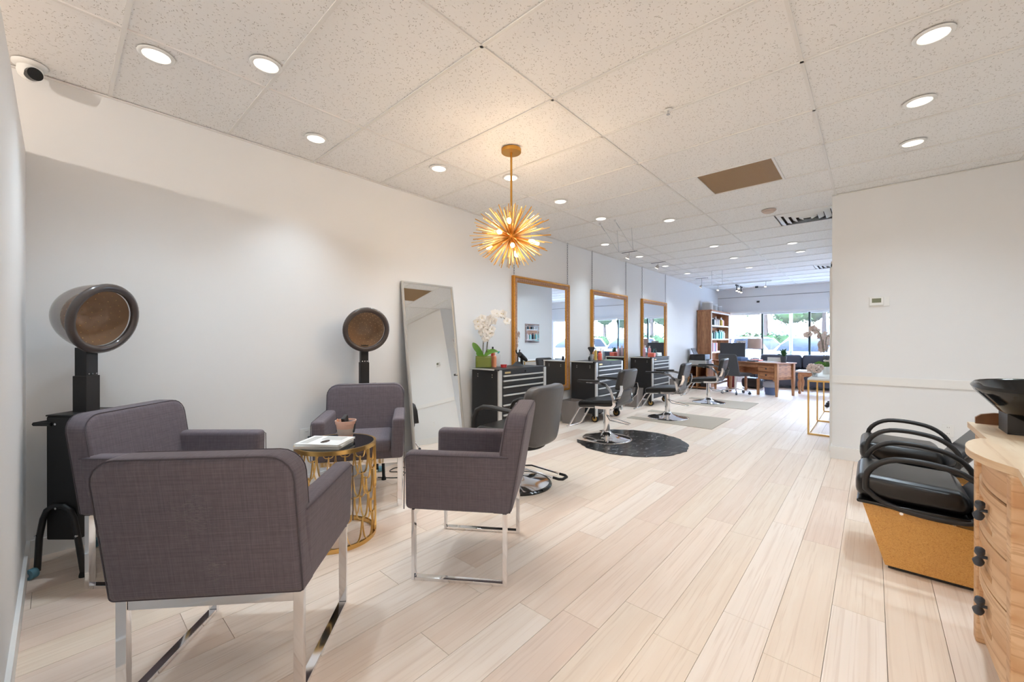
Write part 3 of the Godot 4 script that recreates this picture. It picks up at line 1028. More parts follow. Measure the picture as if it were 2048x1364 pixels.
func build_wall_mirror(label: String, chain_h: float) -> Node3D:
	# origin at the wall, middle of the lower edge; hangs on two chains
	var t := thing("wall_mirror", label, "mirror", Vector3.ZERO, 0.0, "gilt mirrors hung on chains")
	var W := 1.31
	var Hh := 1.62
	var f := 0.085
	part(t, "glass", mb().box(V(0, Hh / 2, 0.018), V(W - 0.12, Hh - 0.12, 0.006)), M.mirror)
	part(t, "backing", mb().box(V(0, Hh / 2, 0.009), V(W - 0.06, Hh - 0.06, 0.012)), M.black_matte)
	# moulded profile, mitred: outer smooth cove, carved middle band, inner bead
	var prof := [Vector2(0.0, 0.002), Vector2(0.0, 0.042), Vector2(0.010, 0.052), Vector2(0.022, 0.050), Vector2(0.030, 0.042)]
	var carved := [Vector2(0.030, 0.040), Vector2(0.036, 0.048), Vector2(0.066, 0.040), Vector2(0.072, 0.030)]
	var inner := [Vector2(0.072, 0.034), Vector2(0.078, 0.034), Vector2(f, 0.022), Vector2(f, 0.004)]
	for side in 4:
		var rail := mb()
		var band := mb()
		var bead := mb()
		for e in [[rail, prof], [band, carved], [bead, inner]]:
			var rows := []
			for p in e[1]:
				var d: float = p.x
				var x0 := -W / 2 + d
				var x1 := W / 2 - d
				var y0 := d
				var y1 := Hh - d
				var ends := [[V(x0, y1, p.y), V(x1, y1, p.y)], [V(x1, y1, p.y), V(x1, y0, p.y)], [V(x1, y0, p.y), V(x0, y0, p.y)], [V(x0, y0, p.y), V(x0, y1, p.y)]]
				rows.append(ends[side])
			e[0].smooth = 35.0
			e[0].rings(rows, false)
		var fr := part(t, "frame_rail", rail, M.gilt)
		# leafy bosses along the band
		var length := (W if side % 2 == 0 else Hh) - 0.16
		var cnt := int(length / 0.042)
		for k in cnt:
			var s := -length / 2 + length * (k + 0.5) / cnt
			var c := V(s, Hh - 0.051, 0.043) if side == 0 else (V(s, 0.051, 0.043) if side == 2 else V((W / 2 - 0.051) * (1 if side == 1 else -1), Hh / 2 + s, 0.043))
			var sq := V(1.5, 0.8, 1.0) if side % 2 == 0 else V(1.0, 0.8, 1.5)
			band.X = Transform3D(Basis(V(1, 0, 0), PI / 2), c)
			band.lathe([Vector2(0.013, -0.002), Vector2(0.010, 0.006), Vector2(0.004, 0.009), Vector2(0.0, 0.0095)], 6, Vector3.ZERO, sq)
			band.X = Transform3D()
		part(fr, "carved_band", band, M.gilt_carved, "carved leafy band")
		part(fr, "inner_bead", bead, M.gilt)
	# chains
	for s in [-1.0, 1.0]:
		var ch := mb()
		var n := int(chain_h / 0.034)
		var step := chain_h / n
		for k in n:
			var y := Hh - 0.004 + step * (k + 0.5)
			var pts := []
			for j in 8:
				var a := TAU * j / 8.0
				var u := cos(a) * 0.0085
				var wv := sin(a) * (step * 0.62)
				pts.append(V(s * (W / 2 - 0.03) + (u if k % 2 else 0.0), y + wv, 0.02 + (0.0 if k % 2 else u)))
			ch.tube(pts, 0.0024, 4, true)
		part(t, "chain", ch, M.chain)
	return t

func build_styling_chair(label: String) -> Node3D:
	# faces +z in its own axes
	var t := thing("styling_chair", label, "salon chair", Vector3.ZERO, 0.0, "black styling chairs with chrome arms")
	part(t, "base_disc", mb().lathe([Vector2(0, 0), Vector2(0.295, 0), Vector2(0.298, 0.008), Vector2(0.285, 0.018), Vector2(0.16, 0.042), Vector2(0.09, 0.062), Vector2(0.055, 0.085), Vector2(0.05, 0.10), Vector2(0, 0.10)], 48), M.chrome)
	part(t, "column", mb().lathe([Vector2(0, 0.09), Vector2(0.04, 0.09), Vector2(0.04, 0.40), Vector2(0, 0.40)], 20), M.chrome)
	part(t, "seat_bracket", mb().box(V(0, 0.405, 0), V(0.22, 0.03, 0.24), 0.004), M.black)
	part(t, "pump_pedal", mb().tube([V(0.03, 0.30, -0.03), V(0.07, 0.29, -0.07), V(0.07, 0.24, -0.34), V(0.12, 0.235, -0.34), V(0.13, 0.26, -0.10), V(0.04, 0.30, -0.02)], 0.006, 6), M.chrome)
	var wv := func(p: Vector3) -> Vector3: return V(p.x, p.y - 0.03 * smoothstep(0.10, 0.27, p.z) + 0.015 * smoothstep(0.05, -0.2, p.z), p.z)
	part(t, "seat", mb().rbox(V(0, 0.465, 0.02), V(0.50, 0.09, 0.52), 0.04, 3, wv), M.leather_dark)
	# back: padded head part over a lower panel
	var tilt := func(p: Vector3) -> Vector3: return V(p.x, p.y + 0.64, p.z - 0.25 - p.y * 0.22 + 0.35 * p.x * p.x)
	part(t, "back_pad", mb().slab(0.45, 0.245, 0.05, 0.03, 0.075, 0.03, tilt, 3), M.leather)
	var tilt2 := func(p: Vector3) -> Vector3: return V(p.x, p.y + 0.47, p.z - 0.225 - p.y * 0.17 + 0.35 * p.x * p.x)
	part(t, "lower_back", mb().slab(0.40, 0.16, 0.02, 0.03, 0.035, 0.014, tilt2, 3), M.leather)
	for s in [-1.0, 1.0]:
		var sec := [Vector2(-0.006, -0.016), Vector2(0.006, -0.016), Vector2(0.006, 0.016), Vector2(-0.006, 0.016)]
		var path := [V(s * 0.265, 0.725, 0.14), V(s * 0.265, 0.722, -0.02), V(s * 0.264, 0.70, -0.11), V(s * 0.262, 0.64, -0.175), V(s * 0.260, 0.56, -0.205), V(s * 0.258, 0.47, -0.22), V(s * 0.252, 0.435, -0.19), V(s * 0.25, 0.425, -0.10), V(s * 0.25, 0.42, 0.03)]
		var ar := part(t, "arm_frame", mb().sweep(path, sec), M.chrome)
		part(ar, "back_link", mb().sweep([V(s * 0.262, 0.50, -0.212), V(s * 0.255, 0.56, -0.275), V(s * 0.235, 0.64, -0.30), V(s * 0.225, 0.70, -0.295)], sec), M.chrome)
		part(ar, "arm_pad", mb().rbox(V(s * 0.265, 0.738, 0.115), V(0.05, 0.028, 0.29), 0.012, 2, func(p: Vector3) -> Vector3: return V(p.x, p.y - 0.25 * pow(maxf(0.0, p.z - 0.15), 1.5), p.z)), M.black)
	part(t, "footrest", mb().tube([V(-0.15, 0.40, 0.10), V(-0.15, 0.395, 0.25), V(-0.155, 0.37, 0.30), V(-0.16, 0.14, 0.44), V(-0.155, 0.11, 0.475), V(-0.12, 0.105, 0.50), V(0.12, 0.105, 0.50), V(0.155, 0.11, 0.475), V(0.16, 0.14, 0.44), V(0.155, 0.37, 0.30), V(0.15, 0.395, 0.25), V(0.15, 0.40, 0.10)], 0.011, 8), M.chrome)
	return t

func bottle(n: String, label: String, at: Vector3, h: float, r: float, body: String, capm: String, group: String, pump := false) -> void:
	var t := thing(n, label, "bottle", at, 0.0, group)
	part(t, "bottle_body", mb().lathe([Vector2(0, 0), Vector2(r * 0.94, 0), Vector2(r, 0.006), Vector2(r, h * 0.72), Vector2(r * 0.8, h * 0.79), Vector2(r * 0.42, h * 0.82), Vector2(r * 0.42, h * 0.85), Vector2(0, h * 0.85)], 14), M[body])
	var c := mb()
	if pump:
		c.cyl(V(0, h * 0.84, 0), V(0, h * 0.94, 0), r * 0.3, -1.0, 10).box(V(r * 0.35, h * 0.955, 0), V(r * 1.5, h * 0.06, r * 0.5), 0.002).box(V(r * 0.7, h * 0.90, 0), V(r * 0.2, h * 0.08, r * 0.3))
	else:
		c.cyl(V(0, h * 0.84, 0), V(0, h, 0), r * 0.5, -1.0, 12)
	part(t, "cap", c, M[capm])

func flower_head(m: MB, core: MB, at: Vector3, r: float, dir: Vector3, rng: RandomNumberGenerator) -> void:
	# five broad petals round a small lip, facing dir
	var z := dir.normalized()
	var x := Vector3.UP.cross(z).normalized()
	var y := z.cross(x)
	var roll := rng.randf_range(-0.3, 0.3)
	for k in 5:
		var a := TAU * k / 5.0 + roll + PI / 2
		var d := (x * cos(a) + y * sin(a))
		m.leaf(at, at + d * r + z * 0.004, r * (1.05 if k in [1, 4] else 0.75), z * r * 0.14, 0.0008, 4, z)
	core.lathe([Vector2(0, -r * 0.1), Vector2(r * 0.12, 0.0), Vector2(r * 0.08, r * 0.14), Vector2(0, r * 0.18)], 6, at + z * r * 0.14)

func orchid(label: String, at: Vector3, h: float, pot: String, flower: String, sd: int, yaw := -0.843) -> Node3D:
	# local x runs along the room's diagonal, local z faces the seating corner
	var t := thing("orchid", label, "plant", at, yaw)
	var rng := RandomNumberGenerator.new()
	rng.seed = sd
	var b := 0.14
	if pot == "square":
		part(t, "vase", mb().rbox(V(0, 0.07, 0), V(0.185, 0.14, 0.12), 0.008, 2), M.glass_green, "green glass vase")
		part(t, "moss", mb().rbox(V(0, 0.064, 0), V(0.17, 0.11, 0.105), 0.01, 2), M.moss)
	else:
		b = 0.11
		part(t, "pot", mb().lathe([Vector2(0, 0), Vector2(0.045, 0), Vector2(0.06, 0.11), Vector2(0.052, 0.11), Vector2(0.045, 0.09), Vector2(0, 0.09)], 20), M.white)
	for e in [[V(-0.13, 0.15, 0.0), 0.07, V(-0.02, 0.02, 0)], [V(-0.05, 0.09, 0.05), 0.075, V(-0.03, 0.0, 0.02)], [V(0.17, 0.045, 0.02), 0.055, V(0, 0.035, 0)], [V(0.06, 0.07, -0.04), 0.05, V(0.02, 0.02, 0)]]:
		part(t, "leaf", mb().leaf(V(0, b - 0.02, 0), V(0, b, 0) + e[0], e[1], e[2], 0.004, 8, V(0.1, 0.5, 1.0)), M.leaf)
	var stems := [
		[V(-0.01, b - 0.02, 0), V(0.0, b + 0.18 * h, 0), V(0.012, b + 0.30 * h, 0), V(-0.005, b + 0.39 * h, 0.01), V(-0.05, b + 0.41 * h, 0.02), V(-0.085, b + 0.36 * h, 0.03)],
		[V(0.03, b - 0.02, 0), V(0.05, b + 0.20 * h, 0), V(0.075, b + 0.36 * h, 0), V(0.11, b + 0.47 * h, 0.01), V(0.18, b + 0.49 * h, 0.02), V(0.25, b + 0.42 * h, 0.03)]]
	for s in 2:
		var c := Curve3D.new()
		var path: Array = stems[s]
		for i in path.size():
			var d: Vector3 = (path[mini(i + 1, path.size() - 1)] - path[maxi(i - 1, 0)]) * 0.17
			c.add_point(path[i], -d, d)
		var pts := []
		for i in 16: pts.append(c.sample_baked(c.get_baked_length() * i / 15.0, true))
		part(t, "stem", mb().tube(pts, 0.0036, 6), M.stem)
		part(t, "stake", mb().cyl(V(path[0].x - 0.012, b - 0.02, -0.012), path[2] + V(-0.012, 0, -0.01), 0.0026, -1.0, 5), M.stem)
		var n := 8 if s == 0 else 11
		for k in n:
			var q: Vector3 = pts[15 - k]
			q += V(rng.randf_range(-0.03, 0.03), rng.randf_range(-0.045, 0.03), 0.015 + rng.randf_range(0, 0.02))
			var m := mb()
			var core := mb()
			flower_head(m, core, q, rng.randf_range(0.048, 0.06), V(rng.randf_range(-0.5, 0.5), rng.randf_range(-0.3, 0.3), 1.0), rng)
			var fl := part(t, "flower", m, M[flower])
			part(fl, "flower_lip", core, M.petal_core)
	part(t, "tie", mb().cyl(V(0.004, b + 0.22 * h, 0), V(0.056, b + 0.23 * h, 0), 0.002, -1.0, 5), M.stem)
	return t

func floor_mat(n: String, label: String, at: Vector3, poly: Array, m: String) -> void:
	single(n, mb().extrude(poly, 0.0, 0.007), M[m], label, "mat", at)

func stations() -> void:
	# three gilt mirrors
	var x := [4.627, 6.614, 8.60]
	var mr := build_wall_mirror("gilt mirror on chains beside the tool chest with the orchid", CEIL - 2.085)
	mr.position = V(x[0], 0.465, WZ + 0.001)
	copy(mr, "gilt mirror on chains between the second and third tool chests", V(x[1], 0.465, WZ + 0.001), 0.0)
	copy(mr, "gilt mirror on chains nearest the wooden bookcase", V(x[2], 0.465, WZ + 0.001), 0.0)
	# leaning floor mirror
	var fm := thing("floor_mirror", "tall frameless-looking mirror in a slim silver frame leaning on the wall", "mirror", V(2.61, 0, -3.285))
	var lean := Node3D.new()
	var ang := atan2(0.235, 1.82)
	var hgt := 1.835
	var tm := Transform3D(Basis(V(1, 0, 0), -ang), V(0, 0.006, 0))
	part(fm, "glass", mb().box(V(0, hgt / 2, 0), V(0.62, hgt - 0.03, 0.006)), M.mirror).transform = tm
	part(fm, "backing", mb().box(V(0, hgt / 2, -0.008), V(0.62, hgt - 0.02, 0.008)), M.black_matte).transform = tm
	for s in [-1.0, 1.0]:
		part(fm, "side_rail", mb().box(V(s * 0.318, hgt / 2, 0), V(0.018, hgt, 0.028), 0.002), M.frame_silver).transform = tm
	for y in [0.009, hgt - 0.009]:
		part(fm, "end_rail", mb().box(V(0, y, 0), V(0.618, 0.018, 0.028), 0.002), M.frame_silver).transform = tm
	lean.free()
	# chests
	var ch := build_chest("black tool chest with silver posts, carrying the orchid in a green vase")
	ch.position = V(3.63, 0, -3.05)
	copy(ch, "black tool chest with a fan brush in a glass cup on top", V(5.71, 0, -3.05), 0.0)
	copy(ch, "black tool chest with a coral red box on top, farthest from the leaning mirror", V(7.76, 0, -3.05), 0.0)
	# grey bins
	var binm := mb()
	var rows := []
	for q in [[0.115, 0.0], [0.135, 0.34], [0.126, 0.34], [0.108, 0.012]]:
		rows.append([V(-q[0], q[1], -q[0]), V(q[0], q[1], -q[0]), V(q[0], q[1], q[0]), V(-q[0], q[1], q[0])])
	binm.rings(rows, true, false, true, true)
	var bm := binm.mesh()
	for d in [[5.115, -3.335, "square grey waste bin against the wall below the first gilt mirror"], [7.155, -3.335, "square grey waste bin against the wall below the second gilt mirror"], [9.55, -3.38, "square grey waste bin against the wall past the third gilt mirror"]]:
		single("waste_bin", bm, M.plastic_grey, d[2], "bin", V(d[0], 0, d[1]), 0.0, "square grey waste bins")
	# styling chairs, facing the wall
	var sc := build_styling_chair("black styling chair with chrome arms standing by the black marbled mat")
	sc.position = V(4.577, 0, -2.488)
	sc.rotation.y = PI + 0.05
	copy(sc, "black styling chair with chrome arms before the third tool chest", V(6.44, 0, -2.43), PI + 0.08)
	copy(sc, "black styling chair with chrome arms nearest the wooden desk", V(8.57, 0, -2.42), PI + 0.04)
	black_chair()
	# mats
	var poly := []
	for i in 64:
		var a := TAU * i / 64.0
		var r := 0.645 + 0.008 * sin(a * 13.0) + 0.006 * sin(a * 29.0)
		poly.append(Vector2(cos(a) * r, sin(a) * r))
	var notch := [Vector2(-0.35, -0.9), Vector2(0.27, -0.9), Vector2(0.27, -0.303)]
	for i in range(1, 12):
		var a := PI * i / 12.0
		notch.append(Vector2(-0.04 + cos(a) * 0.31, -0.303 + sin(a) * 0.31))
	notch.append(Vector2(-0.35, -0.303))
	var cut := Geometry2D.clip_polygons(PackedVector2Array(poly), PackedVector2Array(notch))
	floor_mat("floor_mat", "glossy black marbled vinyl mat with a wavy rounded edge", V(4.617, 0.0005, -2.185), Array(cut[0]), "mat_marble")
	for d in [[6.475, -2.28, 6.44, -2.43, "beige rectangular mat round the chair before the third tool chest"], [8.58, -2.28, 8.57, -2.42, "beige rectangular mat round the styling chair nearest the desk"]]:
		var p2 := [Vector2(-0.49, -0.62), Vector2(-0.31, -0.62)]
		var cz: float = d[3] - d[1]
		for i in range(0, 13):
			var a := PI * i / 12.0
			p2.append(Vector2(-cos(a) * 0.31, cz + sin(a) * 0.31))
		p2.append_array([Vector2(0.31, -0.62), Vector2(0.49, -0.62), Vector2(0.49, 0.63), Vector2(-0.49, 0.63)])
		floor_mat("floor_mat", d[4], V(d[0], 0.0005, d[1]), p2, "mat_beige")
	chest_things()

func black_chair() -> void:
	var t := thing("salon_chair", "black salon chair with a deep rounded back and curved padded arms", "salon chair", V(2.63, 0, -2.27), PI + 0.12)
	part(t, "base_disc", mb().lathe([Vector2(0.0, 0.012), Vector2(0.27, 0.012), Vector2(0.262, 0.022), Vector2(0.10, 0.045), Vector2(0.05, 0.065), Vector2(0, 0.065)], 48), M.chrome)
	part(t, "base_rim", mb().lathe([Vector2(0.262, 0.0), Vector2(0.285, 0.0), Vector2(0.288, 0.010), Vector2(0.278, 0.022), Vector2(0.262, 0.022), Vector2(0.262, 0.0)], 48), M.black_gloss)
	part(t, "column", mb().lathe([Vector2(0, 0.05), Vector2(0.036, 0.05), Vector2(0.036, 0.36), Vector2(0, 0.36)], 20), M.chrome)
	part(t, "seat", mb().rbox(V(0, 0.44, 0.04), V(0.50, 0.13, 0.50), 0.05, 3), M.leather_dark)
	part(t, "seat_skirt", mb().lathe([Vector2(0, 0.335), Vector2(0.20, 0.335), Vector2(0.215, 0.345), Vector2(0.215, 0.40), Vector2(0, 0.40)], 32, V(0, 0, -0.02)), M.black_matte)
	var warp := func(p: Vector3) -> Vector3:
		return V(p.x * (1.0 - 0.14 * (1.0 - p.y / 0.49)), p.y + 0.375, p.z - 0.245 - p.y * 0.12 + 0.55 * p.x * p.x)
	part(t, "backrest", mb().slab(0.52, 0.49, 0.09, 0.10, 0.11, 0.035, warp, 4), M.seat_grey)
	for s in [-1.0, 1.0]:
		var sec := []
		for j in 10: sec.append(Vector2(cos(TAU * j / 10.0) * 0.03, sin(TAU * j / 10.0) * 0.018))
		part(t, "armrest", mb().sweep([V(s * 0.25, 0.655, -0.22), V(s * 0.285, 0.675, -0.08), V(s * 0.275, 0.685, 0.08), V(s * 0.275, 0.68, 0.165), V(s * 0.273, 0.65, 0.23), V(s * 0.27, 0.58, 0.265), V(s * 0.262, 0.50, 0.275), V(s * 0.255, 0.43, 0.285)], sec), M.black_matte)
	var pd := part(t, "pump_pedal", mb().tube([V(0.0, 0.16, -0.03), V(-0.055, 0.16, -0.10), V(-0.055, 0.135, -0.42)], 0.0065, 6).tube([V(0.02, 0.16, -0.03), V(0.055, 0.16, -0.10), V(0.055, 0.135, -0.42)], 0.0065, 6), M.chrome)
	part(pd, "rubber_grip", mb().tube([V(-0.055, 0.138, -0.37), V(-0.055, 0.135, -0.42), V(-0.035, 0.133, -0.445), V(0.035, 0.133, -0.445), V(0.055, 0.135, -0.42), V(0.055, 0.138, -0.37)], 0.011, 8), M.rubber)
	var fr := part(t, "footrest", mb().tube([V(-0.14, 0.37, 0.12), V(-0.15, 0.33, 0.26), V(-0.15, 0.14, 0.47), V(-0.13, 0.12, 0.50)], 0.011, 8).tube([V(0.14, 0.37, 0.12), V(0.15, 0.33, 0.26), V(0.15, 0.14, 0.47), V(0.13, 0.12, 0.50)], 0.011, 8), M.chrome)
	part(fr, "rubber_grip", mb().tube([V(-0.15, 0.14, 0.47), V(-0.13, 0.12, 0.50), V(0.13, 0.12, 0.50), V(0.15, 0.14, 0.47)], 0.016, 8), M.rubber)

func chest_things() -> void:
	var y := 0.912
	# first chest
	orchid("white orchid in a green glass cube vase on the tool chest", V(3.305, y, -3.385), 1.0, "square", "petal", 4)
	bottle("hair_spray", "slim red bottle with a black cap behind the orange bottle", V(3.50, y, -3.43), 0.24, 0.022, "red", "black", "bottles on the first chest")
	bottle("shampoo_bottle", "orange and white bottle beside the green orchid vase", V(3.435, y, -3.34), 0.17, 0.025, "orange", "orange", "bottles on the first chest")
	bottle("spray_bottle", "pale blue spray bottle with a teal nozzle beside the orange bottle", V(3.505, y, -3.345), 0.19, 0.024, "clear_jar", "teal", "bottles on the first chest", true)
	var tin := thing("tin", "small round red tin on the first tool chest", "tin", V(3.49, y, -3.24))
	part(tin, "tin_body", mb().lathe([Vector2(0, 0), Vector2(0.036, 0), Vector2(0.036, 0.024), Vector2(0, 0.024)], 24), M.red)
	part(tin, "lid", mb().lathe([Vector2(0, 0.024), Vector2(0.038, 0.024), Vector2(0.038, 0.034), Vector2(0, 0.036)], 24), M.red)
	# hair dryer resting head up in a cone stand
	var st := thing("dryer_stand", "dark cone shaped stand holding a black hand dryer", "stand", V(3.825, y, -3.31), 0.3)
	part(st, "cone", mb().lathe([Vector2(0, 0), Vector2(0.07, 0), Vector2(0.07, 0.008), Vector2(0.025, 0.05), Vector2(0, 0.05)], 24), M.suit_grey)
	part(st, "ring", mb().tube([V(-0.055, 0.20, 0), V(-0.05, 0.175, 0), V(-0.02, 0.155, 0), V(0.02, 0.155, 0), V(0.05, 0.175, 0), V(0.055, 0.20, 0)], 0.009, 8).cyl(V(0, 0.045, 0), V(0, 0.155, 0), 0.008, -1.0, 8), M.black)
	var hd := thing("hair_dryer", "black hand hair dryer hooked on its stand before the gilt mirror", "hair dryer", V(3.825, y, -3.28), 0.3)
	part(hd, "barrel", mb().cyl(V(-0.05, 0.145, 0.02), V(0.05, 0.085, 0.05), 0.033, 0.026, 20), M.black_matte)
	part(hd, "handle", mb().rbox(V(0.02, 0.075, 0.02), V(0.03, 0.13, 0.035), 0.012, 2), M.black)
	part(hd, "nozzle", mb().cyl(V(0.048, 0.086, 0.05), V(0.08, 0.066, 0.06), 0.026, 0.018, 16), M.black)
	# second chest
	var cup := thing("brush_cup", "clear glass cup on the second tool chest", "cup", V(5.58, y, -3.30))
	part(cup, "cup_wall", mb().lathe([Vector2(0.028, 0.0), Vector2(0.036, 0.10), Vector2(0.033, 0.10), Vector2(0.026, 0.006), Vector2(0, 0.006)], 20), M.clear_jar)
	var br := thing("fan_brush", "black fan shaped neck brush standing in the glass cup", "brush", V(5.58, y + 0.008, -3.30), -0.843)
	part(br, "handle", mb().lathe([Vector2(0, 0), Vector2(0.009, 0), Vector2(0.012, 0.09), Vector2(0.016, 0.12), Vector2(0, 0.12)], 12), M.black)
	part(br, "bristles", mb().rings([[V(-0.016, 0.118, -0.01), V(0.016, 0.118, -0.01), V(0.016, 0.118, 0.01), V(-0.016, 0.118, 0.01)], [V(-0.055, 0.185, -0.016), V(0.055, 0.185, -0.016), V(0.055, 0.185, 0.016), V(-0.055, 0.185, 0.016)], [V(-0.045, 0.205, -0.012), V(0.045, 0.205, -0.012), V(0.045, 0.205, 0.012), V(-0.045, 0.205, 0.012)]], true, false, true, true), M.black_matte)
	bottle("hair_oil", "small dark jar beside the fan brush cup", V(5.49, y, -3.28), 0.07, 0.02, "black", "black", "bottles on the second chest")
	bottle("styling_bottle", "slim yellow bottle on the second tool chest", V(5.73, y, -3.31), 0.20, 0.022, "yellow", "white", "bottles on the second chest")
	bottle("styling_bottle", "short coral red bottle on the second tool chest", V(5.83, y, -3.29), 0.14, 0.034, "coral", "red", "bottles on the second chest")
	bottle("styling_bottle", "white bottle beside the coral red one on the second tool chest", V(5.93, y, -3.33), 0.19, 0.028, "white", "white", "bottles on the second chest")
	bottle("styling_bottle", "pale clear bottle at the right of the white one on the second tool chest", V(6.02, y, -3.34), 0.17, 0.026, "clear_jar", "white", "bottles on the second chest")
	single("paper_sheet", mb().box(V(0, 0.001, 0), V(0.22, 0.002, 0.16)), M.lime, "lime green sheet lying on the second tool chest", "paper", V(5.98, y, -3.16), 0.1)
	# third chest
	single("storage_box", mb().rbox(V(0, 0.04, 0), V(0.17, 0.08, 0.12), 0.01, 2), M.coral, "coral red box on the third tool chest", "box", V(7.53, y, -3.14), 0.2)
	bottle("comb_jar", "tall pale pink bottle behind the coral red box", V(7.46, y, -3.26), 0.20, 0.026, "pink", "pink", "bottles on the third chest")
	bottle("comb_jar", "tall clear bottle behind the coral red box", V(7.56, y, -3.28), 0.22, 0.026, "clear_jar", "white", "bottles on the third chest")
	bottle("comb_jar", "tall rose bottle with a white cap right of the coral red box", V(7.66, y, -3.24), 0.21, 0.028, "pink", "white", "bottles on the third chest")
	bottle("comb_jar", "dark teal bottle on the third tool chest", V(7.74, y, -3.16), 0.16, 0.024, "teal_dark", "black", "bottles on the third chest")
	bottle("comb_jar", "bright teal bottle on the third tool chest", V(7.80, y, -3.20), 0.15, 0.024, "teal", "teal", "bottles on the third chest")
	single("towel_stack", mb().rbox(V(0, 0.02, 0), V(0.22, 0.04, 0.16), 0.012, 2).rbox(V(0, 0.055, 0), V(0.21, 0.035, 0.155), 0.012, 2), M.white, "folded white towels on the third tool chest", "towels", V(7.98, y, -3.24))

# ---------------------------------------------------------------- shampoo chairs, dresser and basin on the right
func build_wash_chair(label: String) -> Node3D:
	# faces +z in its own axes; origin 0.20 m behind the line of the front edge
	var t := thing("shampoo_chair", label, "salon chair", Vector3.ZERO, 0.0, "shampoo chairs with burl sides")
	for s in [-1.0, 1.0]:
		var poly := [[0.133, 0.02], [0.226, 0.335], [-0.36, 0.285], [-0.30, 0.02]]
		var rows := []
		for x in [s * 0.200, s * 0.218]:
			var r := []
			for q in poly: r.append(V(x, q[1], q[0]))
			rows.append(r)
		part(t, "side_panel", mb().rings(rows, true, false, true, true), M.burl)
	part(t, "front_panel", mb().rings([[V(-0.2, 0.02, 0.118), V(0.2, 0.02, 0.118), V(0.2, 0.02, 0.10), V(-0.2, 0.02, 0.10)], [V(-0.2, 0.334, 0.21), V(0.2, 0.334, 0.21), V(0.2, 0.334, 0.19), V(-0.2, 0.334, 0.19)]], true, false, true, true), M.burl)
	part(t, "plinth", mb().box(V(0, 0.010, -0.08), V(0.40, 0.02, 0.40)), M.black)
	part(t, "seat_board", mb().rbox(V(0, 0.348, -0.03), V(0.50, 0.02, 0.56), 0.009, 2), M.black_gloss)
	part(t, "seat_cushion", mb().rbox(V(0, 0.425, 0.035), V(0.46, 0.14, 0.44), 0.05, 4, func(p: Vector3) -> Vector3: return V(p.x, p.y - (0.03 * smoothstep(-0.08, -0.19, p.z) if p.y > 0.42 else 0.0), p.z)), M.leather_dark)
	var tilt := func(p: Vector3) -> Vector3: return V(p.x, p.y * 0.80 + 0.37, p.z - 0.20 - p.y * 0.62)
	part(t, "backrest", mb().slab(0.44, 0.40, 0.06, 0.05, 0.08, 0.035, tilt, 3), M.leather)
	for s in [-1.0, 1.0]:
		var pts := []
		var ctr := [V(0, 0.42, 0.212), V(0, 0.50, 0.207), V(0, 0.56, 0.165), V(0, 0.595, 0.10), V(0, 0.602, 0.02), V(0, 0.595, -0.06), V(0, 0.575, -0.14), V(0, 0.53, -0.205), V(0, 0.47, -0.24), V(0, 0.40, -0.23), V(0, 0.345, -0.18), V(0, 0.33, -0.10), V(0, 0.332, 0.0), V(0, 0.345, 0.09), V(0, 0.37, 0.16)]
		var c := Curve3D.new()
		var n := ctr.size()
		for i in n + 1:
			var tg: Vector3 = (ctr[(i + 1) % n] - ctr[(i + n - 1) % n]) * 0.18
			c.add_point(ctr[i % n] + V(s * 0.238, 0, 0), -tg, tg)
		for i in 40: pts.append(c.sample_baked(c.get_baked_length() * i / 40.0, true))
		part(t, "arm_loop", mb().tube(pts, 0.015, 10, true), M.black)
		for z in [0.07, -0.12]:
			part(t, "bolt", mb().cyl(V(s * 0.218, 0.315, z), V(s * 0.228, 0.315, z), 0.008, -1.0, 10), M.chrome)
	return t

func bow(x: float) -> float: return 0.334 - 0.026 * (1.0 - pow((x - 2.24) / 0.25, 2))

func bow_strip(m: MB, x0: float, x1: float, y0: float, y1: float, front: float, back: float) -> void:
	var rows := []
	for i in 9:
		var x := lerpf(x0, x1, i / 8.0)
		var z := bow(x)
		rows.append([V(x, y0, z - front), V(x, y1, z - front), V(x, y1, z + back), V(x, y0, z + back)])
	m.rings(rows, true, false, true, true)

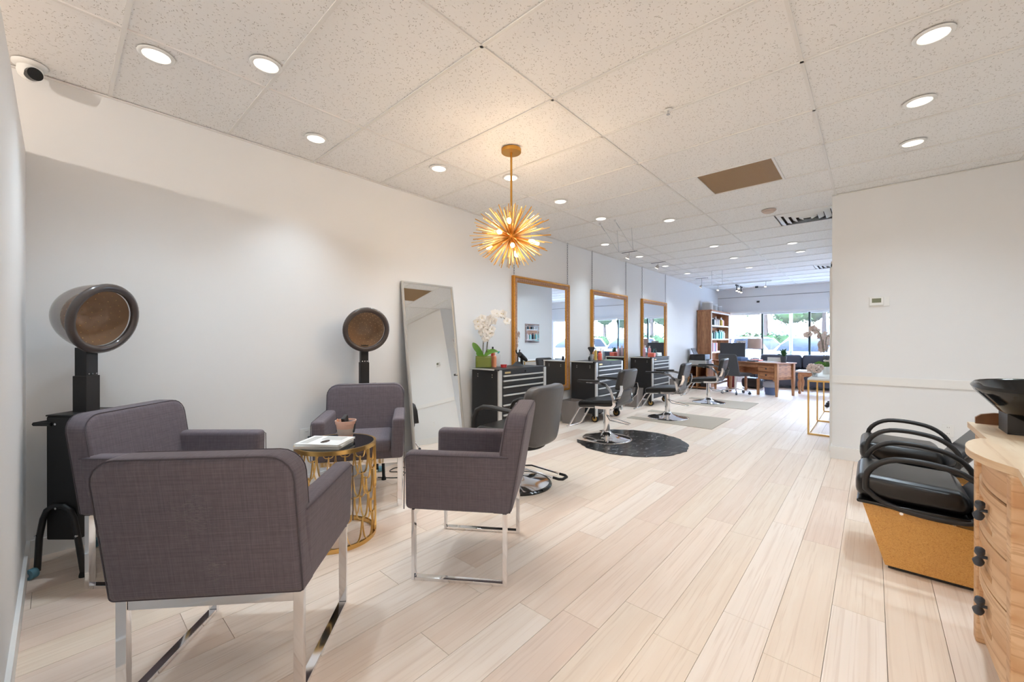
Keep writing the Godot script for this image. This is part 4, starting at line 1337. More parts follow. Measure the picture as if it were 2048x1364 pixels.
func wash_area() -> void:
	var a := build_wash_chair("black shampoo chair with burl wood side standing next to the dresser")
	a.position = V(3.185, 0, 0.185)
	a.rotation.y = PI
	copy(a, "black shampoo chair with looped arms nearer the right wall", V(4.13, 0, 0.185), PI)
	# dresser
	var t := thing("dresser", "pale pine dresser with bowed drawers and iron pulls", "dresser")
	var edge := [Vector2(2.90, 0.34), Vector2(2.45, 0.34)]
	for i in range(0, 11):
		var x := 2.45 - 0.5 * i / 10.0
		edge.append(Vector2(x, 0.338 - 0.082 * pow(sin(PI * (i + 0.3) / 10.6), 0.7)))
	edge.append_array([Vector2(1.93, 0.33), Vector2(1.76, 0.315), Vector2(1.45, 0.315), Vector2(1.45, 0.90), Vector2(2.90, 0.90)])
	part(t, "top", mb().extrude(edge, 0.815, 0.84), M.old_top, "scrubbed pale wood top")
	part(t, "carcass", mb().box(V(2.235, 0.47, 0.63), V(0.50, 0.68, 0.50)), M.old_pine)
	for q in [[2.515, 0.342], [1.965, 0.342], [2.515, 0.86], [1.50, 0.36], [1.50, 0.86], [2.86, 0.86]]:
		part(t, "post", mb().box(V(q[0], 0.4075, q[1]), V(0.052, 0.815, 0.052), 0.006), M.old_pine)
	part(t, "far_apron", mb().box(V(2.70, 0.775, 0.37), V(0.32, 0.08, 0.02)), M.old_pine)
	part(t, "kneehole_apron", mb().box(V(1.735, 0.76, 0.36), V(0.41, 0.11, 0.02)), M.old_pine)
	var fr := mb()
	bow_strip(fr, 1.992, 2.488, 0.70, 0.814, 0.0, 0.03)
	part(t, "frieze", fr, M.old_pine)
	var ys := [[0.525, 0.694], [0.362, 0.519], [0.165, 0.356]]
	for d in ys:
		var body := mb()
		bow_strip(body, 1.996, 2.484, d[0], d[1], -0.004, 0.04)
		var dr := part(t, "drawer", body, M.old_pine)
		var raised := mb()
		bow_strip(raised, 1.996, 2.484, d[1] - 0.04, d[1], 0.006, 0.006)
		bow_strip(raised, 1.996, 2.484, d[0], d[0] + 0.03, 0.006, 0.006)
		bow_strip(raised, 1.996, 2.13, d[0] + 0.03, d[1] - 0.04, 0.006, 0.006)
		bow_strip(raised, 2.35, 2.484, d[0] + 0.03, d[1] - 0.04, 0.006, 0.006)
		part(dr, "raised_border", raised, M.old_pine)
		var y: float = (d[0] + d[1]) * 0.5
		var z := bow(2.24)
		var pull := mb()
		pull.X = Transform3D(Basis(V(0, 0, 1), 0.5), V(2.24, y, z - 0.016))
		pull.lathe([Vector2(0.0, -0.045), Vector2(0.012, -0.04), Vector2(0.016, -0.024), Vector2(0.006, -0.004), Vector2(0.006, 0.004), Vector2(0.014, 0.02), Vector2(0.013, 0.036), Vector2(0, 0.042)], 12)
		pull.X = Transform3D()
		pull.cyl(V(2.24, y, z + 0.004), V(2.24, y, z - 0.016), 0.006, -1.0, 8)
		part(dr, "pull", pull, M.iron, "dark iron pull")
	var ap := mb()
	var rows := []
	for i in 9:
		var x := lerpf(1.992, 2.488, i / 8.0)
		var z := bow(x)
		var low := 0.06 + 0.07 * sin(PI * i / 8.0)
		rows.append([V(x, low, z), V(x, 0.158, z), V(x, 0.158, z + 0.02), V(x, low, z + 0.02)])
	ap.rings(rows, true, false, true, true)
	part(t, "apron", ap, M.old_pine)
	var gal := mb()
	var gp := [Vector2(0.362, 0.0), Vector2(0.362, 0.028), Vector2(0.38, 0.044), Vector2(0.42, 0.054), Vector2(0.47, 0.056), Vector2(0.90, 0.056), Vector2(0.90, 0.0)]
	var r2 := []
	for x in [2.868, 2.888]:
		var r := []
		for q in gp: r.append(V(x, 0.84 + q.y, q.x))
		r2.append(r)
	gal.rings(r2, true, false, true, true)
	part(t, "gallery", gal, M.walnut, "dark raised end board")
	# tilting shampoo basin on its bracket
	var b := thing("shampoo_basin", "glossy black shampoo basin on a bracket standing on the dresser", "basin", V(2.70, 0.84, 0.60))
	var bowl := mb()
	var rw := []
	var prof := [[0.02, 0.0], [0.10, 0.02], [0.20, 0.09], [0.262, 0.165], [0.272, 0.185], [0.262, 0.198], [0.245, 0.192], [0.19, 0.11], [0.09, 0.045], [0.01, 0.04]]
	for q in prof:
		var r := []
		for j in 40:
			var an := TAU * j / 40.0
			var dx := cos(an)
			var dz := sin(an)
			var k := pow(pow(absf(dx), 2.6) + pow(absf(dz), 2.6), -1.0 / 2.6)
			r.append(V(dx * k * q[0] * 0.9, q[1] + 0.012 * dx * (q[0] / 0.27), dz * k * q[0]))
		rw.append(r)
	bowl.rings(rw, true, false, true, true)
	part(b, "bowl", bowl, M.black_gloss).position = V(0, 0.005, 0)
	for x in [-0.075, 0.075]:
		var pl := mb()
		var r3 := []
		for xx in [x - 0.004, x + 0.004]:
			r3.append([V(xx, 0, -0.18), V(xx, 0, 0.10), V(xx, 0.10, 0.10), V(xx, 0.10, -0.06), V(xx, 0.155, -0.155), V(xx, 0.155, -0.175)])
		pl.rings(r3, true, false, true, true)
		part(b, "bracket_plate", pl, M.black)
		part(b, "pivot_knob", mb().cyl(V(x * 1.05, 0.10, -0.13), V(x * 1.35, 0.10, -0.13), 0.014, -1.0, 12), M.steel)
	part(b, "bracket_base", mb().box(V(0, 0.004, -0.04), V(0.16, 0.008, 0.28)), M.black)
	part(b, "bracket_front", mb().box(V(0, 0.05, -0.178), V(0.16, 0.10, 0.006)), M.black)
	single("price_card", mb().box(V(0, 0, 0), V(0.10, 0.07, 0.002)), M.paper, "white card leaning by the shampoo basin", "card", V(2.42, 0.876, 0.52), -1.2)

# ---------------------------------------------------------------- desk corner by the shop window
func star_base(t: Node3D, r: float, m: String, wheel: String) -> void:
	for k in 5:
		var a := TAU * k / 5.0 + 0.3
		var d := V(cos(a), 0, sin(a))
		var l := part(t, "star_leg", mb().cyl(V(0, 0.11, 0), d * r + V(0, 0.075, 0), 0.016, 0.011, 8), M[m])
		part(l, "caster", mb().cyl(d * r + V(-d.z, 0, d.x) * 0.018 + V(0, 0.03, 0), d * r - V(-d.z, 0, d.x) * 0.018 + V(0, 0.03, 0), 0.03, -1.0, 14).cyl(d * r + V(0, 0.05, 0), d * r + V(0, 0.085, 0), 0.009, -1.0, 8), M[wheel])

func office() -> void:
	bookcase()
	printer_corner()
	# desk
	var yaw := facing(-0.90, -0.436)
	var dk := thing("desk", "wooden pedestal desk with drawers and tapered legs by the window", "desk", V(10.958, 0, -2.138), yaw)
	part(dk, "desk_top", mb().box(V(0, 0.723, 0), V(1.66, 0.028, 0.66), 0.006), M.pine)
	for s in [-1.0, 1.0]:
		part(dk, "pedestal", mb().box(V(s * 0.565, 0.535, -0.005), V(0.42, 0.35, 0.56), 0.003), M.pine)
		for z in [-0.27, 0.27]:
			for x in [0.34, 0.785]:
				if x < 0.5: continue
				part(dk, "leg", mb().rings([[V(s * x - 0.018, 0, z - 0.018), V(s * x + 0.018, 0, z - 0.018), V(s * x + 0.018, 0, z + 0.018), V(s * x - 0.018, 0, z + 0.018)], [V(s * x - 0.03, 0.36, z - 0.03), V(s * x + 0.03, 0.36, z - 0.03), V(s * x + 0.03, 0.36, z + 0.03), V(s * x - 0.03, 0.36, z + 0.03)], [V(s * x - 0.03, 0.709, z - 0.03), V(s * x + 0.03, 0.709, z - 0.03), V(s * x + 0.03, 0.709, z + 0.03), V(s * x - 0.03, 0.709, z + 0.03)]], true, false, true, true), M.pine_v)
			part(dk, "leg", mb().box(V(s * 0.36, 0.18, z), V(0.045, 0.36, 0.045), 0.003), M.pine_v)
		for y in [0.46, 0.60]:
			var dr := part(dk, "drawer", mb().box(V(s * 0.565, y, 0.285), V(0.36, 0.115, 0.02), 0.004), M.pine)
			part(dr, "drawer_frame", mb().box(V(s * 0.565, y + 0.047, 0.298), V(0.36, 0.02, 0.012)).box(V(s * 0.565, y - 0.047, 0.298), V(0.36, 0.02, 0.012)).box(V(s * 0.565 - 0.165, y, 0.298), V(0.03, 0.074, 0.012)).box(V(s * 0.565 + 0.165, y, 0.298), V(0.03, 0.074, 0.012)), M.pine)
			part(dr, "knob", mb().lathe([Vector2(0, 0), Vector2(0.008, 0), Vector2(0.018, 0.012), Vector2(0.012, 0.022), Vector2(0, 0.024)], 12), M.iron).transform = Transform3D(Basis(V(1, 0, 0), PI / 2), V(s * 0.565, y, 0.294))
		part(dk, "side_panel", mb().box(V(s * 0.782, 0.54, 0), V(0.012, 0.26, 0.40), 0.004), M.pine)
	part(dk, "knee_rail", mb().box(V(0, 0.66, 0.27), V(0.72, 0.09, 0.022), 0.002), M.pine)
	part(dk, "modesty_panel", mb().box(V(0, 0.55, -0.27), V(0.72, 0.28, 0.018)), M.pine)
	# desk chair
	var c := thing("desk_chair", "dark grey office chair with a tall tapered back at the desk", "office chair", V(10.42, 0, -2.36), facing(0.93, 0.36))
	part(c, "back_shell", mb().slab(0.46, 0.50, 0.05, 0.06, 0.04, 0.018, func(p: Vector3) -> Vector3: return V(p.x * (1.0 + 0.12 * (0.25 - p.y)), p.y + 0.42, p.z - 0.20 - 0.25 * p.y + 0.3 * p.x * p.x), 3), M.suit_grey)
	part(c, "seat", mb().rbox(V(0, 0.45, 0.03), V(0.47, 0.07, 0.46), 0.03, 3), M.suit_grey)
	part(c, "gas_lift", mb().cyl(V(0, 0.10, 0), V(0, 0.43, 0), 0.025, -1.0, 14), M.chrome)
	star_base(c, 0.29, "chrome", "iron")
	# things on the desk
	var mo := thing("monitor", "wide black computer monitor on the desk seen from behind", "monitor", V(11.16, 0.737, -2.60), facing(0.97, 0.2))
	part(mo, "display_panel", mb().slab(0.60, 0.34, 0.008, 0.008, 0.035, 0.006, func(p: Vector3) -> Vector3: return p + V(0, 0.09, 0)), M.suit_grey)
	part(mo, "stand", mb().box(V(0, 0.07, -0.03), V(0.05, 0.14, 0.02)).box(V(0, 0.005, 0), V(0.24, 0.01, 0.16), 0.003), M.black)
	var lp := thing("table_lamp", "table lamp with a beige drum shade standing on the desk", "lamp", V(11.218, 0.737, -2.123))
	part(lp, "lamp_base", mb().lathe([Vector2(0, 0), Vector2(0.07, 0), Vector2(0.07, 0.015), Vector2(0.05, 0.03), Vector2(0.07, 0.10), Vector2(0.055, 0.19), Vector2(0.012, 0.23), Vector2(0.012, 0.33), Vector2(0, 0.33)], 24), M.clear_jar)
	part(lp, "shade", mb().lathe([Vector2(0.155, 0.29), Vector2(0.15, 0.54), Vector2(0.147, 0.54), Vector2(0.152, 0.29), Vector2(0.155, 0.29)], 32), M.lamp_shade)
	var pl := thing("potted_plant", "leafy green plant in a dark pot on the desk corner", "plant", V(10.74, 0.737, -1.475))
	part(pl, "pot", mb().lathe([Vector2(0, 0), Vector2(0.05, 0), Vector2(0.066, 0.14), Vector2(0.06, 0.14), Vector2(0.055, 0.12), Vector2(0, 0.12)], 20), M.suit_grey)
	var rng := RandomNumberGenerator.new()
	rng.seed = 13
	for k in 34:
		var a := TAU * k / 34.0 * 5.0 + rng.randf()
		var el := rng.randf_range(0.25, 1.35)
		var l := rng.randf_range(0.13, 0.22)
		var e := V(cos(a) * cos(el), sin(el), sin(a) * cos(el)) * l
		part(pl, "leaf", mb().leaf(V(0, 0.12, 0), V(0, 0.12, 0) + e, 0.034, V(0, 0.03, 0), 0.0015, 4), M.leaf_dark)
	var k := 0
	for d in [[0.36, -0.06, 0.32, 0.012, 0.24, "paper", "loose white papers spread on the desk"], [0.14, 0.16, 0.20, 0.03, 0.13, "iron", "dark folded pouch beside the desk papers"], [0.40, -0.24, 0.34, 0.10, 0.02, "paper", "white folder standing behind the desk plant"]]:
		var o := single(["papers", "pouch", "folder"][k], mb().rbox(V(0, d[3] * 0.5, 0), V(d[2], d[3], d[4]), 0.004, 1), M[d[5]], d[6], ["papers", "pouch", "folder"][k], dk.transform * V(d[0], 0.737, d[1]), yaw + 0.1)
		k += 1
	for d in [[-0.22, 0.10, 0.30, 0.05, 0.22, "blue_grey", "blue ring binder lying at the bottom beside the lamp", 0.0], [-0.22, 0.10, 0.27, 0.04, 0.20, "bag_blue", "pale blue folder lying on the blue ring binder", 0.05], [0.05, -0.10, 0.20, 0.04, 0.16, "coral", "coral pink book lying beside the blue binders", 0.0]]:
		single("book", mb().rbox(V(0, d[3] * 0.5, 0), V(d[2], d[3], d[4]), 0.004, 1), M[d[5]], d[6], "book", dk.transform * V(d[0], 0.737 + d[7], d[1]), yaw + d[0])
	var sg := thing("sign_card", "white card with black letters standing behind the monitor", "sign", V(11.30, 0.737, -2.44), -PI / 2)
	part(sg, "card", mb().box(V(0, 0.24, 0), V(0.20, 0.48, 0.006)), M.paper)
	var tx := TextMesh.new()
	tx.text = "R+"
	tx.font_size = 16
	tx.pixel_size = 0.006
	tx.depth = 0.002
	part(sg, "lettering", tx, M.black).position = V(0, 0.42, 0.004)
	# bin under the desk, bags
	var wb := thing("office_bin", "blue waste basket lined with a clear bag under the desk", "bin", V(10.72, 0, -1.72))
	part(wb, "basket", mb().lathe([Vector2(0, 0), Vector2(0.10, 0), Vector2(0.135, 0.27), Vector2(0.13, 0.27), Vector2(0.095, 0.01), Vector2(0, 0.01)], 20), M.blue_grey)
	part(wb, "liner_bag", mb().lathe([Vector2(0.136, 0.17), Vector2(0.155, 0.20), Vector2(0.148, 0.25), Vector2(0.15, 0.29), Vector2(0.12, 0.295), Vector2(0.115, 0.2)], 13), M.bag_clear)
	single("tote_bag", mb().rbox(V(0, 0.16, 0), V(0.24, 0.32, 0.16), 0.03, 2, func(p: Vector3) -> Vector3: return V(p.x * (1.15 - p.y * 0.8), p.y, p.z)), M.dark_red, "dark red bag on the floor behind the desk chair", "bag", V(11.78, 0, -2.78), 0.3)
	single("duffel_bag", mb().rbox(V(0, 0.14, 0), V(0.50, 0.28, 0.28), 0.10, 3), M.black, "black duffel bag on the floor beside the dark red bag", "bag", V(11.90, 0, -2.30), 1.3)
	var rk := thing("wire_rack", "low dark wire rack with papers under the desk", "rack", V(11.40, 0, -1.93), yaw)
	for x in [-0.15, -0.05, 0.05, 0.15]:
		part(rk, "wire", mb().tube([V(x, 0, 0.1), V(x, 0.42, 0.1), V(x, 0.42, -0.1), V(x, 0, -0.1)], 0.005, 5), M.iron)
	part(rk, "shelf", mb().box(V(0, 0.30, 0), V(0.34, 0.008, 0.2)), M.blue_grey)
	# sofa along the window
	var so := thing("sofa", "long charcoal sofa with pale back cushions under the shop window", "sofa", V(12.80, 0, -0.90), -PI / 2)
	part(so, "base", mb().rbox(V(0, 0.20, 0), V(2.9, 0.28, 0.84), 0.03, 2), M.sofa)
	part(so, "back", mb().rbox(V(0, 0.48, -0.35), V(2.9, 0.60, 0.18), 0.05, 3), M.sofa)
	for i in 3:
		part(so, "seat_cushion", mb().rbox(V(-0.95 + 0.95 * i, 0.40, 0.08), V(0.94, 0.14, 0.66), 0.04, 3), M.sofa)
		part(so, "back_cushion", mb().rbox(V(-0.95 + 0.95 * i, 0.67, -0.20), V(0.93, 0.36, 0.18), 0.06, 3), M.sofa)
	for s in [-1.0, 1.0]:
		part(so, "armrest", mb().rbox(V(s * 1.50, 0.32, 0), V(0.14, 0.50, 0.84), 0.04, 3), M.sofa)
		for z in [-0.36, 0.36]: part(so, "foot", mb().box(V(s * 1.4, 0.03, z), V(0.06, 0.06, 0.06)), M.black)
	# coffee table with turned legs
	var ct := thing("coffee_table", "wooden coffee table with turned legs before the sofa", "coffee table", V(11.62, 0, -0.85))
	part(ct, "table_top", mb().box(V(0, 0.51, 0), V(0.62, 0.035, 0.95), 0.006), M.white_wood)
	part(ct, "apron", mb().box(V(-0.27, 0.445, 0), V(0.02, 0.095, 0.85)).box(V(0.27, 0.445, 0), V(0.02, 0.095, 0.85)).box(V(0, 0.445, 0.41), V(0.54, 0.095, 0.02)).box(V(0, 0.445, -0.41), V(0.54, 0.095, 0.02)), M.pine)
	for x in [-0.26, 0.26]:
		for z in [-0.4, 0.4]:
			part(ct, "leg", mb().lathe([Vector2(0, 0), Vector2(0.022, 0), Vector2(0.03, 0.04), Vector2(0.018, 0.07), Vector2(0.04, 0.16), Vector2(0.042, 0.26), Vector2(0.022, 0.32), Vector2(0.036, 0.35), Vector2(0.036, 0.45), Vector2(0, 0.45)], 16, V(x, 0, z)), M.pine_v)
	# gold framed console along the side wall
	var co := thing("console_table", "long narrow console table with a gold box frame and pale top", "console table", V(7.66, 0, -0.49))
	part(co, "table_top", mb().box(V(0, 0.722, 0), V(2.27, 0.024, 0.29), 0.004), M.white)
	for x in [-1.125, 0.027, 1.125]:
		for z in [-0.135, 0.135]:
			part(co, "leg", mb().box(V(x, 0.355, z), V(0.02, 0.71, 0.02)), M.gold)
		for y in [0.01, 0.70]: part(co, "cross_bar", mb().box(V(x, y, 0), V(0.02, 0.02, 0.25)), M.gold)
	for z in [-0.135, 0.135]:
		for y in [0.01, 0.70]: part(co, "long_bar", mb().box(V(0, y, z), V(2.25, 0.02, 0.02)), M.gold)
	var hy := thing("flower_vase", "pale pink hydrangeas in a glass vase on the gold console", "flowers", V(6.86, 0.734, -0.585))
	part(hy, "vase", mb().lathe([Vector2(0.03, 0.0), Vector2(0.042, 0.09), Vector2(0.038, 0.09), Vector2(0.026, 0.006), Vector2(0, 0.006)], 16), M.clear_jar)
	for i in 5:
		var a := TAU * i / 5.0
		var p := V(cos(a) * 0.07, 0.115 + 0.02 * sin(a * 2.0), sin(a) * 0.05)
		part(hy, "stem", mb().cyl(V(0, 0.02, 0), p, 0.003, -1.0, 5), M.leaf_dark)
		var bl := mb()
		for k2 in 26:
			var u := -0.8 + 1.8 * k2 / 26.0
			var an := 2.4 * k2
			var dd := V(sqrt(1.0 - u * u) * cos(an), u, sqrt(1.0 - u * u) * sin(an))
			bl.lathe([Vector2(0.0, -0.014), Vector2(0.014, -0.004), Vector2(0.014, 0.006), Vector2(0, 0.012)], 5, p + dd * 0.042)
		part(hy, "flower_head", bl, M.petal_pink)
	orchid("tall orchid with beige flowers in a white pot on the gold console", V(7.50, 0.734, -0.50), 1.1, "round", "petal_pink", 9, PI - 0.843)
	var stl := thing("rolling_stool", "black rolling stool past the end of the gold console", "stool", V(9.52, 0, -0.42))
	part(stl, "seat", mb().lathe([Vector2(0, 0.46), Vector2(0.17, 0.46), Vector2(0.18, 0.49), Vector2(0.165, 0.53), Vector2(0, 0.535)], 28), M.leather)
	part(stl, "gas_lift", mb().cyl(V(0, 0.1, 0), V(0, 0.46, 0), 0.022, -1.0, 12), M.chrome)
	star_base(stl, 0.25, "black", "black")

const ORD := ["first", "second", "third", "fourth", "fifth", "sixth", "seventh", "eighth", "ninth", "tenth", "eleventh"]

func bookcase() -> void:
	var X0 := 11.50
	var X1 := 13.28
	var zb := WZ + 0.018
	var zf := -3.19
	var t := thing("bookcase", "tall pine bookcase with white edged shelves in the window corner", "bookcase")
	var zc := (zb + zf) * 0.5
	var dp := zf - zb
	for x in [X0 + 0.013, X1 - 0.013]:
		part(t, "side_panel", mb().box(V(x, 1.0, zc), V(0.026, 2.0, dp)), M.pine_v)
	for z in [zb + 0.03, zf - 0.03]:
		part(t, "stile", mb().box(V(X0 - 0.006, 1.0, z), V(0.014, 2.0, 0.06)), M.pine_v)
	for y in [0.06, 1.94]:
		part(t, "stile", mb().box(V(X0 - 0.006, y, zc), V(0.014, 0.12, dp - 0.12)), M.pine_v)
	part(t, "cornice", mb().box(V((X0 + X1) / 2, 2.022, zc + 0.01), V(X1 - X0 + 0.06, 0.044, dp + 0.04), 0.008), M.pine)
	part(t, "cornice_face", mb().box(V((X0 + X1) / 2, 2.0, zf + 0.012), V(X1 - X0 + 0.04, 0.07, 0.022), 0.003), M.white_wood)
	part(t, "back_panel", mb().box(V((X0 + X1) / 2, 1.0, zb + 0.006), V(X1 - X0 - 0.05, 2.0, 0.012)), M.pine)
	var ys := [0.10, 0.56, 0.92, 1.27, 1.64]
	for y in ys:
		var s := part(t, "shelf", mb().box(V((X0 + X1) / 2, y - 0.012, zc), V(X1 - X0 - 0.054, 0.024, dp - 0.02)), M.white_wood)
		part(s, "shelf_edge", mb().box(V((X0 + X1) / 2, y - 0.015, zf - 0.004), V(X1 - X0 - 0.02, 0.034, 0.012)), M.white_wood)
	for x in [X0 + 0.02, X1 - 0.02]:
		part(t, "face_stile", mb().box(V(x, 1.0, zf + 0.006), V(0.045, 1.96, 0.014)), M.white_wood)
	# bottles and books on the shelves
	var rng := RandomNumberGenerator.new()
	rng.seed = 29
	var sets := [
		[1.64, ["teal_dark", "teal_dark", "teal_dark", "white", "paper", "white", "white", "yellow", "white", "pink"], "on the pine bookcase's top shelf", 0.26],
		[1.27, ["pink", "paper", "mint", "teal_dark", "mint", "mint", "teal", "teal", "mint", "mint", "paper"], "on the pine bookcase's second shelf", 0.27]]
	for s in sets:
		var n: int = s[1].size()
		for i in n:
			var c: String = s[1][i]
			var lab: String = "%s bottle, %s from the panelled end, %s" % [{"teal_dark": "dark green", "white": "white", "paper": "ivory", "yellow": "yellow", "pink": "pink", "mint": "mint", "teal": "teal"}[c], ORD[i], s[2]]
			bottle("salon_bottle", lab, V(lerpf(X0 + 0.14, X1 - 0.16, i / (n - 1.0)), s[0], -3.30 + rng.randf_range(-0.03, 0.03)), s[3] * rng.randf_range(0.75, 1.0), rng.randf_range(0.036, 0.05), c, "white" if i % 3 else "black", "bottles on the bookcase shelf at %.2f m" % s[0])
	var bc := ["coral", "paper", "dark_red", "pink", "paper", "blue_grey", "coral", "paper"]
	for i in bc.size():
		single("book", mb().box(V(0, 0.12, 0), V(0.04, 0.24, 0.17)), M[bc[i]], "%s book, %s from the panelled end, on the pine bookcase's third shelf" % [["coral", "white", "dark red", "pink", "white", "blue", "coral", "white"][i], ORD[i]], "book", V(X0 + 0.12 + 0.09 * i, 0.92, -3.32), 0.0, "books on the bookcase shelf")
	for d in [[11.78, 0.20, 0.23, "large round white canister on the bookcase top"], [12.32, 0.15, 0.19, "middle sized grey canister on the bookcase top"], [12.78, 0.15, 0.17, "small pale canister on the bookcase top by the window"]]:
		var c := thing("canister", d[3], "canister", V(d[0], 2.044, -3.36), 0.0, "canisters on the bookcase")
		part(c, "canister_body", mb().lathe([Vector2(0, 0), Vector2(d[1] * 0.7, 0), Vector2(d[1] * 0.7, d[2] * 0.85), Vector2(0, d[2] * 0.85)], 20), M.paper_grey)
		part(c, "lid", mb().lathe([Vector2(0, d[2] * 0.85), Vector2(d[1] * 0.74, d[2] * 0.85), Vector2(d[1] * 0.74, d[2]), Vector2(0, d[2])], 20), M.white)

func printer_corner() -> void:
	var t := thing("printer_cart", "low pine cart with open shelves against the mirror wall", "cart", V(11.02, 0, -3.29), -PI / 2)
	part(t, "top_board", mb().box(V(0, 0.60, 0), V(0.47, 0.03, 0.62), 0.004), M.pine)
	for x in [-0.22, -0.02, 0.22]: part(t, "upright", mb().box(V(x, 0.305, 0), V(0.026, 0.56, 0.60)), M.pine_v)
	for y in [0.045, 0.30]: part(t, "shelf", mb().box(V(0, y, 0), V(0.43, 0.024, 0.60)), M.pine)
	part(t, "back_board", mb().box(V(0, 0.305, -0.30), V(0.43, 0.56, 0.008)), M.pine)
	single("paper_tray", mb().rbox(V(0, 0.055, 0), V(0.46, 0.11, 0.40), 0.01, 2), M.paper_grey, "grey paper tray under the black printer", "tray", V(10.92, 0.615, -3.29))
	var p := thing("printer", "black printer with a raised lid on the grey tray", "printer", V(10.92, 0.725, -3.29))
	part(p, "printer_body", mb().rbox(V(0, 0.075, 0), V(0.42, 0.15, 0.36), 0.015, 2), M.black)
	var ld := part(p, "paper_support", mb().box(V(0, 0, 0), V(0.30, 0.20, 0.012)), M.black)
	ld.position = V(0, 0.21, -0.13)
	ld.rotation.x = -0.45
	part(p, "output_tray", mb().box(V(0, 0.025, 0.21), V(0.28, 0.012, 0.10)), M.black_gloss)
	single("pencil_cup", mb().lathe([Vector2(0, 0), Vector2(0.04, 0), Vector2(0.045, 0.12), Vector2(0, 0.12)], 14), M.lime_wash, "pale cup beside the black printer", "cup", V(11.24, 0.615, -3.14))
	single("tissue_box", mb().rbox(V(0, 0.06, 0), V(0.13, 0.12, 0.13), 0.008, 1), M.pink, "pink patterned box beside the black printer", "box", V(11.24, 0.615, -3.33))
	single("magazine_holder", mb().box(V(0, 0.10, 0), V(0.26, 0.20, 0.16)), M.black, "black file box on the pine cart's lower shelf", "file box", V(11.0, 0.058, -3.18))

# ---------------------------------------------------------------- ceiling and wall fixtures
func omni(parent: Node, at: Vector3, e: float, c: Color, size := 0.02) -> void:
	var l := OmniLight3D.new()
	l.name = "lamp"
	l.light_color = c
	l.light_energy = e
	l.light_size = size
	l.omni_range = 20.0
	l.omni_attenuation = 2.0
	l.shadow_enabled = true
	parent.add_child(l, true)
	l.position = at

func chandelier() -> void:
	var t := thing("chandelier", "gold starburst chandelier of brass rods with glowing bulbs", "chandelier", V(2.382, 0, -2.13))
	part(t, "canopy", mb().lathe([Vector2(0, 2.708), Vector2(0.074, 2.708), Vector2(0.078, 2.712), Vector2(0.078, 2.735), Vector2(0, 2.735)], 36), M.brass)
	part(t, "stem_rod", mb().cyl(V(0, 2.06, 0), V(0, 2.71, 0), 0.0085, -1.0, 12), M.brass)
	var c := V(0, 2.05, 0)
	part(t, "hub", mb().lathe([Vector2(0, -0.05), Vector2(0.035, -0.038), Vector2(0.05, 0.0), Vector2(0.035, 0.038), Vector2(0, 0.05)], 20, c), M.brass)
	var rng := RandomNumberGenerator.new()
	rng.seed = 41
	var rod := CylinderMesh.new()
	rod.top_radius = 0.0036
	rod.bottom_radius = 0.0036
	rod.height = 1.0
	rod.radial_segments = 6
	rod.rings = 0
	var n := 190
	for i in n:
		var u := 1.0 - 2.0 * (i + 0.5) / n
		var a := i * 2.39996
		var d := V(sqrt(1.0 - u * u) * cos(a), u, sqrt(1.0 - u * u) * sin(a))
		var len := 1.0 / sqrt((d.x * d.x + d.z * d.z) / (0.345 * 0.345) + d.y * d.y / (0.255 * 0.255))
		len *= rng.randf_range(0.84, 1.0)
		var o := part(t, "spike", rod, M.brass_pale if i % 2 else M.brass)
		var y := d
		var x := y.cross(Vector3.UP if absf(y.y) < 0.95 else Vector3.RIGHT).normalized()
		o.transform = Transform3D(Basis(x, y * len, x.cross(y)), c + d * (len * 0.5))
	# bulbs on short sockets, set among the rods
	var dirs := [V(-0.56, 0.26, 0.42), V(0.64, 0.24, -0.30), V(-0.62, -0.05, 0.20), V(-0.45, -0.42, 0.45), V(0.50, -0.40, -0.25), V(0.10, -0.25, 0.72), V(0.42, -0.12, 0.34), V(-0.10, -0.62, 0.30), V(0.1, 0.3, -0.8), V(-0.3, -0.3, -0.7)]
	for d in dirs:
		var u: Vector3 = d.normalized()
		var r := 0.22 - 0.05 * absf(u.y)
		part(t, "socket", mb().cyl(c + u * 0.04, c + u * (r - 0.03), 0.0085, -1.0, 10), M.brass)
		var b := mb()
		b.X = Transform3D(Basis(Quaternion(Vector3.UP, u)), c + u * (r - 0.03))
		b.lathe([Vector2(0, 0), Vector2(0.009, 0.0), Vector2(0.013, 0.012), Vector2(0.0175, 0.03), Vector2(0.016, 0.044), Vector2(0.008, 0.052), Vector2(0, 0.054)], 14)
		part(t, "bulb", b, M.bulb)
		omni(t, c + u * (r - 0.004), 0.09, Color(1.0, 0.88, 0.74), 0.015)

func spot_head(t: Node3D, at: Vector3, d: Vector3, m: String, e := 0.06) -> void:
	var u := d.normalized()
	var h := part(t, "spot_head", mb().cyl(at, at + u * 0.05, 0.018, 0.03, 14), M[m])
	part(h, "spot_lens", mb().cyl(at + u * 0.049, at + u * 0.053, 0.026, -1.0, 14), M.spot_lens)
	var l := SpotLight3D.new()
	l.name = "lamp"
	l.light_color = WARM
	l.light_energy = e
	l.spot_angle = 50.0
	l.spot_angle_attenuation = 0.6
	l.spot_range = 20.0
	l.spot_attenuation = 2.0
	l.light_size = 0.02
	l.shadow_enabled = true
	t.add_child(l, true)
	l.position = at + u * 0.06
	l.basis = Basis.looking_at(u, Vector3.RIGHT if absf(u.y) > 0.9 else Vector3.UP)

